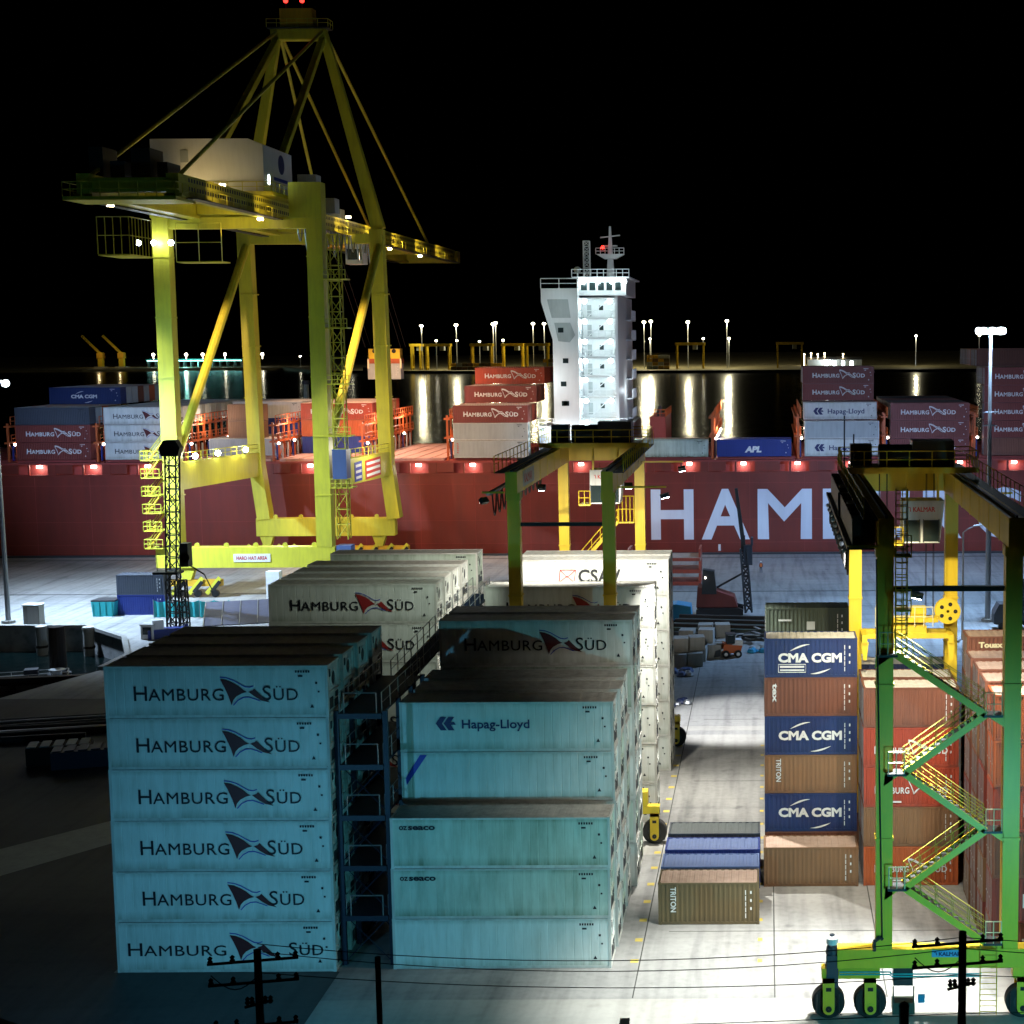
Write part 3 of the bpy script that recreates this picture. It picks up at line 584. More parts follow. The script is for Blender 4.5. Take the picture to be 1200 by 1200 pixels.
spot((-94.6, 191.6, 29.7), (-104, 254, 20), 150000, (.38, .57, 1), 46, .5, .9, name='mast_light')
spot((-94.2, 191.2, 29.5), (-64, 210, 32), 20000, (.42, .85, .8), 80, .5, .8, name='mast_light')
t = thing('street_lamp', 'slim white lamp post with curved arm before the right hull letters', 'street lamp', (22.6, 178, 0)); obj('pole', MB().tube((0, 0, 0), (0, 0, 12.5), .16, 8, .09), M['white'], t); obj('arm', MB().path([(0, 0, 12.5), (.5, 0, 12.9), (1.3, 0, 13.2)], .07), M['white'], t); obj('luminaire', MB().beam((1.2, 0, 13.2), (2.3, 0, 13.4), .45, .16), M['white'], t)

# ------------------------------------------------------------------ rubber tyred gantry cranes
def rtg(X, Yn, Yf, label, paint, detail, trol, lit_far=False):
    t = thing('gantry_crane', label, 'gantry crane', (X, Yn, 0), 0, 'rubber tyred yard cranes'); D = Yf-Yn; S = 6.45; P = M[paint]; G0, G1 = 24.6, 26.1
    for yy in (0, D):
        for sx in (0, S):
            obj('leg', MB().box(sx-.42, sx+.42, yy-.4, yy+.4, 3.75, G0), P, t); obj('leg_cap', MB().box(sx-.48, sx+.48, yy-.46, yy+.46, G0-.5, G0+.02), P, t) if yy == 0 else None
        obj('sill_beam', MB().box(-2.4, S+2.4, yy-.45, yy+.45, 2.75, 3.75), P, t)
        for sx, sg in ((0, -1), (S, 1)):
            b = obj('bogie', MB().box(*sorted((sx+sg*.2, sx+sg*3.2)), yy-.35, yy+.35, 2.15, 2.7), P, t)
            for dx in (.7, 2.85):
                cx = sx+sg*dx
                w = obj('wheel', MB().lathe((cx, yy-.32, .85), (0, 1, 0), [(0, .45), (0, .78), (.06, .85), (.58, .85), (.64, .78), (.64, .45)], 28), M['tyre'], t)
                obj('rim', MB().lathe((cx, yy-.27, .85), (0, 1, 0), [(0, .01), (0, .45), (.08, .46), (.08, .3)], 18), M['dark'], w)
                f = obj('wheel_fork', MB().box(cx-.3, cx+.3, yy-.52, yy-.4, .55, 2.2).box(cx-.3, cx+.3, yy+.4, yy+.52, .55, 2.2).box(cx-.3, cx+.3, yy-.52, yy+.52, 2.0, 2.2).lathe((cx, yy-.56, .6), (0, 1, 0), [(0, .01), (0, .3), (.15, .3)], 14), P, t)
                obj('hub', MB().lathe((cx, yy-.62, .62), (0, 1, 0), [(0, .01), (0, .16), (.1, .16)], 12).box(cx-.14, cx+.14, yy-.54, yy-.525, 1.55, 1.75), M['black'], f)
    for sx in (0, S):
        obj('girder', MB().box(sx-.4, sx+.4, -1.0, D+1.0, G0+.02, G1), P, t); obj('crane_rail', MB().box(sx-.06, sx+.06, -1, D+1, G1, G1+.12), M['dark'], t)
        sg = -1 if sx == 0 else 1
        obj('walkway', MB().box(*sorted((sx+sg*.42, sx+sg*1.15)), -1, D+1, G1-.1, G1-.04), M['dark'], t)
        obj('railing', MB().rail([(sx+sg*1.12, -1, G1-.04), (sx+sg*1.12, D+1, G1-.04)], 1.1, .03, 1.6), P, t)
    for yy in (0,): obj('tie_beam', MB().box(.43, S-.43, yy-.15, yy+.15, 22.3, 22.55), M['black'], t)
    [obj('lamp_bracket', MB().box(S+.4, S+3.8, yb-.06, yb+.06, 24.7, 24.82), P, t) for yb in (2., D-1.8)]
    obj('lamp_bracket', MB().box(-1.9, -.4, -1.45, -1.3, 24.7, 24.82), P, t)
    obj('tie_beam', MB().box(-.3, S+.3, D+.6, D+.9, G0+.1, G1-.1), P, t)
    # festoon cable carriers outside the left girder
    fs = obj('festoon_track', MB().box(-1.9, -1.6, 0, D+1, G0-.2, G0).box(-1.75, -1.15, D*.5, D*.5+.2, G0-.15, G1-.12), M['dark'], t)
    for i in range(12):
        y = 1.5+i*D/13; pts = [(-1.75, y+.9*k/6*2, G0-.2-1.6*math.sin(math.pi*k/6)) for k in range(7)]; obj('cable_loop', MB().path(pts, .06, 5), M['black'], fs)
    if detail:
        ct = obj('cable_tray', MB().box(-1.6, -.5, .4, D, 24.35, 24.45).box(-1.62, -1.56, .4, D, 24.35, 25.9), M['black'], t)
        for i in range(14): obj('tray_bracket', MB().box(-1.62, -.43, 1+1.9*i, 1.12+1.9*i, 24.45, 26.0), M['dark'], ct)
        for i in range(5): obj('switch_box', MB().box(-1.5, -.6, 2.2+4.6*i, 3.9+4.6*i, 24.5, 25.7+.3*(i % 2)), M['black'], ct)
        for i in range(9): obj('roller', MB().ball((-1.95, 2+2.7*i, 24.1), .14, 6, 4), M['steel'], fs)
        for x_, z_ in ((-.9, 30.), (-.3, 28.8)): obj('aerial', MB().tube((x_, D-3.5, G1), (x_, D-3.5, z_), .05, 5), M['dark'], t)
    for sx in (0, S):
        for k in range(6): obj('girder_stiffener', MB().box(sx-.43, sx+.43, 2+k*(D-3)/6, 2.12+k*(D-3)/6, G0-.01, G1+.01), P, t)
    for yy in (0, D):
        for sx in (0, S):
            for z in (9.5, 17.5): obj('leg_flange', MB().box(sx-.47, sx+.47, yy-.45, yy+.45, z, z+.12), P, t)
    # trolley and cab
    y0, y1 = trol
    tr = obj('trolley', MB().box(-.5, S+.5, y0, y1, G1+.15, G1+.5).box(-1.1, S+1.3, y0-.1, y0+.1, G1+.2, G1+.55), P, t)
    obj('handrail', MB().rail([(-1.1, y0, G1+.5), (S+1.2, y0, G1+.5), (S+1.2, y1, G1+.5), (-1.1, y1, G1+.5), (-1.1, y0, G1+.5)], 1.1, .035, 1.5), P, tr)
    obj('hoist_drum', MB().lathe((1.4, y0+1.6, G1+1.2), (1, 0, 0), [(0, .05), (0, .75), (3., .75), (3., .05)], 18), M['black'], tr)
    obj('machinery_box', MB().box(S-2.9, S-.2, y0+.9, y0+2.9, G1+.5, G1+2.2), M['dark'], tr); obj('electrical_box', MB().box(-.4, 1., y0+2.2, y0+3.4, G1+.5, G1+1.9), M['dark'], tr)
    cx = 2.9
    cb = obj('cab', MB().prism([(cx, y0+.3, 24.45), (cx+2.7, y0+.3, 24.45), (cx+2.4, y0+.3, 21.7), (cx, y0+.3, 21.7)], (0, 2.2, 0)), M['framew'], t)
    for a in (.1, 1.35): (obj('window', MB().box(cx+a, cx+a+.95, y0+.27, y0+.3, 21.8, 23.2), M['glass'], cb), obj('window_frame', MB().box(cx+a-.06, cx+a, y0+.24, y0+.3, 21.75, 23.25).box(cx+a+.95, cx+a+1.01, y0+.24, y0+.3, 21.75, 23.25), M['dark'], cb))
    obj('lettering', onface([text2d('KALMAR', cx+.65, 23.75, 1.45, .3, .03), stroke([(cx+.35, 24.), (cx+.45, 24.05), (cx+.5, 23.75)], .06)], y0+.29), M['inkred'], cb)
    obj('cab_hanger', MB().box(cx+.2, cx+.35, y0+.4, y0+.6, 24.45, G1+.2).box(cx+2.2, cx+2.35, y0+.4, y0+.6, 24.45, G1+.2), P, t)
    obj('cab_platform', MB().box(cx-.9, cx+.0, y0+.2, y0+2.2, 21.55, 21.65).rail([(cx-.9, y0+.2, 21.65), (cx, y0+.2, 21.65)], 1.1, .03, .5), P, t)
    if detail:
        # spreader hanging on its ropes
        sp = 15.2; ya = y0+2.2
        s = obj('spreader', MB().box(.6, 6.0, ya-.9, ya-.6, sp, sp+.35).box(.6, 6.0, ya+.6, ya+.9, sp, sp+.35).box(.3, .65, ya-1.2, ya+1.2, sp-.25, sp+.3).box(6., 6.35, ya-1.2, ya+1.2, sp-.25, sp+.3).box(2, 4.6, ya-.8, ya+.8, sp+.35, sp+.8), M['yellow'], t)
        obj('head_block', MB().box(1.3, 5.4, ya-.5, ya+.5, sp+1., sp+1.3).box(1.3, 2.2, ya-.4, ya+.4, sp+1.3, sp+2.1).box(3.6, 4.6, ya-.4, ya+.4, sp+1.3, sp+2.), M['yellow'], s)
        obj('cable_reel', MB().lathe((6.05, ya-.3, sp+1.7), (0, 1, 0), [(0, .1), (0, .85), (.1, .85), (.1, .6), (.5, .6), (.5, .85), (.6, .85), (.6, .1)], 20), M['yellow'], s)
        for i in range(5): obj('reel_hole', MB().lathe((6.05+.5*math.cos(i*1.257), ya-.32, sp+1.7+.5*math.sin(i*1.257)), (0, 1, 0), [(0, .01), (0, .14)], 8), M['black'], s)
        for a in (.5, 6.2):
            for b in (-1.1, 1.1): obj('guide_flipper', MB().prism([(a-.25, ya+b, sp-.2), (a+.25, ya+b, sp-.2), (a+.12, ya+b, sp-1.4), (a-.12, ya+b, sp-1.4)], (0, .12, 0)), M['yellow'], s)
        rp = MB()
        for a in (1.5, 2., 4.6, 5.1):
            for b in (-.3, .3): rp.tube((a, ya+b, sp+1.3), (a, ya+b, G1+.3), .02, 4)
        obj('hoist_rope', rp, M['black'], s)
        obj('railing', MB().rail([(1.2, ya-.9, sp+.8), (3.2, ya-.9, sp+.8), (5., ya-.9, sp+.8)], 1.3, .03, .6), M['cream'], s)
    if detail:
        # zigzag stairs between the near legs
        A = [(5.15, 4.2), (1.0, 7.1), (5.1, 10.1), (.95, 13.1), (5.05, 16.1), (.5, 19.2)]
        for i in range(5):
            (xa, za), (xb, zb) = A[i], A[i+1]; yy = -.05 if i % 2 else -.35
            f = obj('stair_flight', MB().beam((xa, -.75, za), (xb, -.75, zb), .06, .34).beam((xa, .05, za), (xb, .05, zb), .06, .34), P, t)
            n = 13
            for k in range(n):
                u = (k+.5)/n; obj('tread', MB().box(xa+(xb-xa)*u-.13, xa+(xb-xa)*u+.13, -.72, .02, za+(zb-za)*u+.1, za+(zb-za)*u+.14), M['dark'], f)
            hr = MB()
            for yy in (-.75, .05):
                for hh in (.45, .8, 1.15): hr.tube((xa, yy, za+hh), (xb, yy, zb+hh), .018, 4)
                for k in range(6): u = k/5; hr.tube((xa+(xb-xa)*u, yy, za+(zb-za)*u), (xa+(xb-xa)*u, yy, za+(zb-za)*u+1.15), .018, 4)
            obj('handrail', hr, M['railpaint'], f)
        for i, (xa, za) in enumerate(A):
            s = 1 if xa > 3 else -1
            p = obj('landing', MB().box(*sorted((xa-s*.1, xa+s*.85)), -.85, .15, za-.12, za), M['dark'], t); obj('guard_rail', MB().rail([(xa+s*.8, -.82, za), (xa, -.82, za)], 1.15, .03, .5), M['cream'], p)
            obj('bracket', MB().prism([(xa+s*.1, -.4, za-.12), (xa+s*.95, -.4, za-.12), (xa+s*1.0, -.4, za-.75)], (0, .25, 0)), P, t)
        # caged ladder tower beside the left leg
        lt = MB().box(.46, .5, -.7, -.64, 19., 27.8).box(1.0, 1.04, -.7, -.64, 19., 27.8)
        for k in range(28): lt.box(.5, 1.0, -.69, -.65, 19.2+.31*k, 19.24+.31*k)
        l = obj('ladder', lt, M['yellow'], t)
        cg = MB()
        for k in range(12): z = 19.6+.72*k; cg.path([(.46, -.67, z), (.46, -1.1, z), (.75, -1.35, z), (1.04, -1.1, z), (1.04, -.67, z)], .03, 4)
        for a, b in ((.46, -1.1), (.75, -1.35), (1.04, -1.1)): cg.tube((a, b, 19.4), (a, b, 27.6), .025, 4)
        obj('safety_cage', cg, M['yellow'], l)
        for z in (21.5, 24.2): obj('landing', MB().box(.43, 1.2, -1.4, -.5, z, z+.08).rail([(.45, -1.4, z), (1.2, -1.4, z)], 1.1, .03, .5), M['yellow'], t)
        # bottom ladder, cabinet, exhaust, sign
        lb = MB().box(4.9, 4.95, -.6, -.55, .3, 4.4).box(5.75, 5.8, -.6, -.55, .3, 4.4)
        for k in range(13): lb.box(4.95, 5.75, -.59, -.56, .45+.3*k, .48+.3*k)
        obj('boarding_ladder', lb, M['yellow2'], t)
        c = obj('control_cabinet', MB().box(.5, 1.5, -.3, .4, 1.75, 2.7), M['dark'], t); obj('drip_tray', MB().box(.45, 1.6, -.4, .5, .25, .85).box(.45, .52, -.4, -.33, .85, 1.75).box(1.5, 1.57, -.4, -.33, .85, 1.75), M['green'], t); obj('gauge', MB().box(1.75, 2.1, -.5, -.4, .9, 1.35), M['cyan'], t)
        sg_ = obj('sign', MB().box(2.45, 4.05, -.49, -.455, 3.35, 3.72), M['signblue'], t); obj('lettering', onface([text2d('KALMAR', 2.8, 3.43, 1.15, .2, .04), stroke([(2.55, 3.6), (2.65, 3.64), (2.7, 3.45)], .05)], -.5), M['inkb'], sg_)
        ep = obj('engine_pod', MB().box(-2.95, -2.35, -.4, .5, 1.7, 3.4).lathe((-2.65, -.0, 3.4), (0, 0, 1), [(0, .35), (.35, .3), (.5, .14), (1., .14)], 10), M['slate'], t)
        obj('air_filter', MB().lathe((-2.65, -.1, 3.9), (0, 0, 1), [(0, .12), (.05, .3), (.35, .3), (.45, .1)], 12), M['white'], ep)
        obj('hose', MB().path([(-.5, -.5, 3.7), (-.52, -.5, 4.2), (-.2, -.5, 4.45), (-.1, -.46, 4.3)], .1, 6).path([(-.1, -.46, 4.3), (-.46, -.46, 24)], .035, 4), M['dark'], t)
        hy = MB()
        for z in (2.45, 2.58): hy.path([(-2.3, -.5, z), (.3, -.5, z), (.4, -.5, z-.12), (5, -.5, z-.12)], .04, 5)
        obj('hydraulic_pipe', hy, M['teal'], t)
        bump = MB()
        for a in (-3.45, -2.3, -1.35, -.2, 6.5, 7.8): bump.path([(a, -.55, 1.4), (a, -.55, .4), (a+.12, -.55, .3)], .025, 4)
        obj('wheel_guard', bump, M['dark'], t)
    else:
        A = [(.5, 14.2), (4.1, 18.0), (5.7, 18.0+.0)]
        f = obj('stair_flight', MB().beam((.9, D-.9, 15.4), (4.6, D-.9, 19.6), .08, .3).beam((.9, D-.3, 15.4), (4.6, D-.3, 19.6), .08, .3), P, t)
        for k in range(12): u = (k+.5)/12; obj('tread', MB().box(.9+3.7*u-.12, .9+3.7*u+.12, D-.86, D-.34, 15.5+4.2*u, 15.54+4.2*u), P, f)
        hr = MB()
        for hh in (.5, 1.1): hr.tube((.9, D-.92, 15.4+hh), (4.6, D-.92, 19.6+hh), .04, 4)
        for k in range(6): u = k/5; hr.tube((.9+3.7*u, D-.92, 15.4+4.2*u), (.9+3.7*u, D-.92, 16.5+4.2*u), .035, 4)
        obj('handrail', hr, P, f)
        obj('landing', MB().box(4.6, 6.0, D-1., D-.4, 19.5, 19.6).rail([(4.7, D-1., 19.6), (6., D-1., 19.6)], 2.2, .05, .35), P, t)
        obj('landing', MB().box(-.2, 1., D-1., D-.4, 15.3, 15.4).rail([(-.2, D-1., 15.4), (1., D-1., 15.4)], 1.1, .05, .4), P, t)
        sg_ = obj('sign', MB().box(.405, .43, 1.5, 6.5, 24.85, 25.95), M['framew'], t)
        v, fc = text2d('KALMAR', 0, 0, 3.4, .6, .03); obj('lettering', MB().add([(.44, 2.+a, 25.1+b) for a, b in v], fc), M['inkred'], sg_)
    return t
def flood(x, y, z, to, w, col, label, ang=130):
    t = tag(obj('floodlight', MB().beam((x, y, z), Vector((x, y, z))+(Vector(to)-Vector((x, y, z))).normalized()*.3, .6, .4), M['dark'], None), label, 'floodlight', 'working floodlights')
    d = (Vector(to)-Vector((x, y, z))).normalized(); obj('lens', MB().beam(Vector((x, y, z))+d*.3, Vector((x, y, z))+d*.34, .5, .32), M['lampw'], t)
    spot(Vector((x, y, z))+d*.5, to, w, col, ang, .25, .6); return t
rtg(5.85, 77., 103.3, 'yellow yard gantry crane looking green at its base, right foreground', 'yellow', True, (22.5, 26.5))
rtg(-17.3, 105., 130.8, 'yellow yard gantry crane straddling the white container rows in the centre', 'yellow', False, (19.5, 24.))
W1 = (1., .96, .85)
flood(4.4, 80.5, 24.3, (2.5, 93, 0), 15000, W1, 'floodlight under the left girder of the right yard crane', 112)
flood(13.6, 81, 24.3, (13, 90, 0), 13000, W1, 'floodlight under the right girder of the right yard crane', 120)
flood(7.6, 77.9, 22.1, (1.8, 79, 0), 75000, (.97, 1, .96), 'floodlight under the near tie beam of the right yard crane', 64)
flood(6.6, 95., 24.3, (9, 102, 13), 7000, (1, .9, .6), 'floodlight aimed at the hanging yellow spreader', 100)
flood(-16.6, 113, 24.3, (-16, 124, 8), 9500, W1, 'floodlight under the left girder of the centre yard crane', 130)
flood(-19., 103.6, 24.3, (-31, 111, 13), 3600, (.85, 1, .85), 'floodlight at the near left corner of the centre yard crane', 95)
flood(-10.3, 114, 24.3, (-12, 125, 8), 11000, W1, 'floodlight under the right girder of the centre yard crane', 130)
flood(-7.2, 129, 24.3, (-2.5, 139, 0), 62000, (.95, .97, 1), 'floodlight over the lane at the far right leg of the centre crane', 42)
flood(-7.2, 107, 24.3, (-1.2, 107, 0), 42000, (1, .98, .9), 'floodlight over the lane at the near right leg of the centre crane', 80)


# mercury street lamps on the road below the viewpoint (they light the box fronts blue-green)
def streetlamp(x, y, h, label, w, to, ang=125, col=(.1, .62, .78)):
    t = thing('street_lamp', label, 'street lamp', (x, y, 0), 0, 'mercury street lamps on the near road')
    obj('pole', MB().tube((0, 0, 0), (0, 0, h-.3), .11, 8, .07), M['steel'], t); obj('arm', MB().path([(0, 0, h-.3), (0, .4, h), (0, 1.2, h+.1)], .05), M['steel'], t)
    hd = obj('luminaire', MB().beam((0, .9, h+.1), (0, 1.9, h+.15), .4, .18), M['steel'], t); obj('lens', MB().beam((0, 1.0, h-.01), (0, 1.8, h+.02), .3, .06), M['lampg'], hd)
    spot((x, y+1.5, h-.15), to, w, col, ang, .25, .7)
streetlamp(-29, 58.3, 7.0, 'mercury street lamp below the picture in front of the left block', 7600, (-31, 83, 3), 96, (.13, .5, .85))
streetlamp(-6, 59.3, 6.9, 'mercury street lamp below the picture in front of the middle block', 7800, (-14, 84, 7), 105)
streetlamp(14, 56, 7.6, 'mercury street lamp below the picture near the right crane', 16000, (9, 77, 8), 85)

# ------------------------------------------------------------------ blue steel access rack between the two blocks
t = thing('access_rack', 'dark blue steel access tower between the left and middle blocks', 'rack', (-22.6, 84, 0))
for yy in (0, 3.1, 6.2, 9.3):
    for sx in (-1.35, 1.35): obj('column', MB().box(sx-.13, sx+.13, yy-.12, yy+.12, 0, 14.6), M['rack'], t)
    if yy < 4:
        br = MB()
        for k in range(1, 5): br.tube((-1.2, yy, k*HC-2.6), (1.2, yy, k*HC-.1), .03, 4); br.tube((1.2, yy, k*HC-2.6), (-1.2, yy, k*HC-.1), .03, 4)
        obj('cross_brace', br, M['rack'], t)
for k in range(1, 6):
    z = k*HC
    p = obj('platform', MB().box(-1.2, 1.2, -.12, 9.6, z-.12, z), M['rack'], t); obj('edge_beam', MB().box(-1.2, 1.2, -.2, -.125, z-.3, z), M['rack'], p)
    obj('railing', MB().rail([(-.9, -.1, z), (.9, -.1, z)], 1.15, .035, 1.8, mid=False).rail([(1.18, 0, z), (1.18, 9.5, z)], 1.15, .03, 1.9).rail([(-1.18, 0, z), (-1.18, 9.5, z)], 1.15, .03, 1.9), M['steel'], p)
obj('bridge_deck', MB().beam((0, 9.5, 14.2), (1.8, 27, 16.6), 1.3, .15), M['rack'], t)
obj('bridge_railing', MB().rail([(-.6, 9.5, 14.3), (1.2, 27, 16.7)], 1.15, .035, 1.3).rail([(.6, 9.5, 14.3), (2.4, 27, 16.7)], 1.15, .035, 1.3), M['steel'], t)
for q in ((-.5, 13), (1.8, 26.5)): obj('bridge_post', MB().box(q[0]+.3, q[0]+.55, q[1], q[1]+.25, 0, 14.6 if q[1] < 20 else 16.4), M['rack'], t)

# ------------------------------------------------------------------ ship to shore crane
XL, XR, YN, YF = -80.9, -60.4, 210., 244.
t = thing('quay_crane', 'huge yellow ship to shore crane with white machinery house', 'quay crane', ((XL+XR)/2, YN, 0)); OX, OY = (XL+XR)/2, YN
Y_ = M['lemon']
def W(x, y, z): return (x-OX, y-OY, z)
def wb(x0, x1, y0, y1, z0, z1): return MB().box(x0-OX, x1-OX, y0-OY, y1-OY, z0, z1)
for x in (XL, XR):
    for z in (14, 22, 30, 38, 46): obj('leg_flange', wb(x-.98, x+1.25, YN-1.03, YN+1.03, z, z+.16), Y_, t); obj('leg_flange', wb(x-.95, x+1.3, YF-1.18, YF+1.18, z+4, z+4.16), Y_, t) if z < 46 else None
    obj('leg', MB().beam(W(x, YN, 7), W(x+.2, YN, 52.), 2.1, 1.9), Y_, t)
    obj('leg', MB().beam(W(x+.3, YF, 15.5), W(x-.1, YF, 52.), 2., 2.2).beam(W(x+1.3, YF, 6.9), W(x+.3, YF, 15.5), 2., 2.4, 2., 2.2), Y_, t)
    obj('portal_beam', MB().beam(W(x+.3, YN+1, 16.6), W(x+.3, YF-1.2, 15.6), 1.4, 3.7), Y_, t)
    obj('portal_rail', MB().rail([W(x+.9, YN+1, 18.5), W(x+.9, YF-1.2, 17.5)], 1.3, .06, 2.5), Y_, t)
    obj('diagonal_brace', MB().tube(W(x+.2, YF-.6, 49.5), W(x+.3, YN+.6, 19.), .62, 10), Y_, t)
for y, x1 in ((YN, 0), (YF, 1.2)):
    s = obj('sill_beam', wb(XL-2.5 if y == YN else XL+x1-1.2, XR+1.4, y-.9, y+.9, 4.2, 7.0), Y_, t)
    for i in range(5): obj('lifting_lug', MB().lathe(W(XL+3+4*i, y-.5, 7.25), (0, 1, 0), [(0, .01), (0, .35), (.2, .35), (.2, .01)], 8), Y_, s)
    for cx in (XL+1.5, XR-1.2):
        b = obj('bogie', wb(cx-4.6, cx+4.6, y-.5, y+.5, 1.6, 2.5), M['yellow2'], t)
        obj('equaliser', MB().prism([W(cx-1.1, y-.6, 4.2), W(cx+1.1, y-.6, 4.2), W(cx+.5, y-.6, 2.5), W(cx-.5, y-.6, 2.5)], (0, 1.2, 0)), Y_, b)
        for i in range(4):
            q = cx-3.6+2.4*i
            obj('wheel_truck', MB().beam(W(q-1, y-.62, .6), W(q+.9, y-.62, 2.8), .2, .55), Y_, b); obj('wheel', MB().lathe(W(q, y-.25, .55), (0, 1, 0), [(0, .01), (0, .5), (.5, .5), (.5, .01)], 14), M['dark'], b)
            obj('hazard_stripe', MB().beam(W(q-.35, y-.74, .8), W(q+.9, y-.74, 2.3), .02, .5), M['black'], b)
sg_ = obj('sign', wb(-72.8, -67.8, YN-1.0, YN-.91, 5., 6.1), M['white'], t); obj('lettering', onface([text2d('HARD HAT AREA', -72.4-OX, 5.3, 4.2, .5, .02)], -1.02), M['inkred'], sg_)
for k, (a, b) in enumerate(((YN+12, YN+16.), (YN+18., YN+27.))):
    zz = 16.5-.03*(a-YN)
    s = obj('notice_board', MB().box(XR+1.0-OX, XR+1.06-OX, a-OY, b-OY, zz-1.5, zz+1.3), M['inkblue' if k == 0 else 'inkred'], t)
    for i in range(3):
        v, f = stroke([(a+.5-OY, zz+.75-.85*i), (b-.5-OY, zz+.75-.85*i)], .4); obj('lettering', MB().add([(XR+1.09-OX, p, q) for p, q in v], f), M['white'], s)
obj('portal_tie', wb(XL, XR, YN-.7, YN+.7, 49.8, 51.3), Y_, t); obj('portal_tie', wb(XL, XR, YF-.7, YF+.7, 49.8, 51.3), Y_, t)
obj('top_beam', wb(XR-3, XR+1.3, YN-1.1, YN+1.1, 51.2, 55.8), Y_, t); obj('top_beam', wb(XL-1, XL+2, YN-1.1, YN+1.1, 51.2, 53.), Y_, t)
for x in (-66.3, -76.3):
    gb = obj('boom_girder', wb(x-.7, x+.7, 176, 330, 51.4, 53.6), Y_, t)
    h = MB()
    for i in range(176):
        y = 179+.85*i
        for z in (53.1, 52.15): h.box(x+.7-OX, x+.72-OX, y-OY, y+.42-OY, z-.22, z+.22) if x > -70 else None
    if x > -70: obj('lattice_opening', h, M['black'], gb, kind='stuff')
    obj('bottom_flange', wb(x-1., x+1., 176, 330, 51.1, 51.39), Y_, gb); obj('boom_walkway', wb(*(sorted((x+(.75 if x > -70 else -.75), x+(2. if x > -70 else -2.)))), 178, 328, 50.9, 51.0), M['dark'], gb)
    e = x+(2. if x > -70 else -2.)
    obj('boom_railing', MB().rail([W(e, 178, 51.0), W(e, 328, 51.0)], 1.15, .035, 2.4), Y_, gb)
for y in (177, 192, 209, 222, 243, 262, 285, 308, 329): obj('boom_cross_tie', wb(-75.5, -67.1, y-.5, y+.5, 51.6, 53.2), Y_, t)
obj('boom_tip', wb(-77.5, -65, 330, 332.5, 51, 53.4), Y_, t)
# back platform with cabinets and handrails
bp = obj('back_platform', wb(-78.2, -65.6, 175, 181, 50.6, 51.), Y_, t); obj('railing', MB().rail([W(-78.2, 175, 51), W(-65.6, 175, 51), W(-65.6, 181, 51)], 1.6, .07, 2.2).rail([W(-78.2, 175, 51), W(-78.2, 181, 51)], 1.6, .07, 2.2), Y_, bp)
obj('hanging_platform', wb(-83.5, -79.5, 196, 203, 45.6, 45.8), Y_, t); obj('hanging_frame', MB().rail([W(-83.5, 196, 45.8), W(-79.5, 196, 45.8), W(-79.5, 203, 45.8)], 4.6, .06, 1.), Y_, t)
obj('hanging_platform', wb(-77.5, -71.5, 206, 209, 45.2, 45.35), Y_, t); obj('hanging_frame', MB().rail([W(-77.5, 206, 45.3), W(-71.5, 206, 45.3)], 5., .05, 3.), Y_, t)
for i, (x, w_, h_, m) in enumerate(((-77.2, 1.6, 3.6, 'dark'), (-75.2, 1.6, 2.1, 'slate'), (-73.2, 2.2, 3.7, 'dark'), (-70.6, 1.2, 2.2, 'slate'))): obj('machine_cabinet', wb(x, x+w_, 180+i, 184+i, 53.3, 53.4+h_), M[m], t)
hs = obj('machinery_house', MB().prism([W(-79.9, 205, 54.3), W(-65.3, 205, 54.3), W(-65.3, 205, 60.2), W(-67.2, 205, 61.0), W(-79.9, 205, 61.0)], (0, 12.2, 0)), M['ship'], t)
obj('house_floor', wb(-81, -64, 204, 218.5, 53.7, 54.2), Y_, hs); obj('house_railing', MB().rail([W(-80.9, 204.1, 54.2), W(-64.1, 204.1, 54.2), W(-64.1, 218.4, 54.2)], 1.2, .05, 1.8), Y_, hs)
lv = MB().lathe(W(-65.28, 212.5, 58.4), (1, 0, 0), [(.0, .01), (.02, 1.3), (-.05, 1.3)], 24); obj('round_emblem', lv, M['inkb'], hs)
obj('lit_window', wb(-65.3, -65.25, 206.8, 207.3, 55.4, 56.5), M['lampc'], hs); obj('print_line', MB().add([(-65.25-OX, a-OY, b) for a, b in stroke([(209, 56.3), (215, 56.3)], .45)[0]], stroke([(209, 56.3), (215, 56.3)], .45)[1]), M['inkblue'], hs)
obj('vent', wb(-76, -75, 204.9, 204.99, 58, 59.6), M['grey'], hs)
for (x, y, w_, h_) in ((-64.5, 222, 2.6, 4.5), (-64.2, 233, 1.8, 2.2), (-68, 250, 1.8, 2.)): obj('electrical_box', wb(x-1.5, x+w_-1.5, y, y+2.5, 53.65, 53.65+h_), M['grey'], t)
# apex frame and stays
AL, AR, AZ = (-74.7, YF), (-67.8, YF), 82.
obj('apex_leg', MB().beam(W(XR+.2, YF, 52), W(*AR, AZ), 1.9, 1.6, 1.2, 1.2), Y_, t); obj('apex_leg', MB().beam(W(XL, YF, 52), W(*AL, AZ), 1.7, 1.6, 1.1, 1.2), Y_, t)
obj('apex_leg', MB().beam(W(-66.2, 209, 53.6), W(*AR, AZ-1), .9, .9), Y_, t); obj('apex_leg', MB().beam(W(-76.2, 209, 53.6), W(*AL, AZ-1), .9, .9), Y_, t)
ap = obj('apex_beam', wb(-75.6, -67.2, YF-.8, YF+.8, 80.6, 82.2), Y_, t); obj('apex_platform', wb(-76, -66.6, YF-1.3, YF+1.3, 82.25, 82.4), M['dark'], ap); obj('railing', MB().rail([W(-76, YF-1.3, 82.4), W(-66.6, YF-1.3, 82.4), W(-66.6, YF+1.3, 82.4)], 1.2, .04, 1.6), Y_, ap)
obj('sheave_house', wb(-74, -69, YF-1, YF+1, 82.4, 85.2), M['yellow2'], ap)
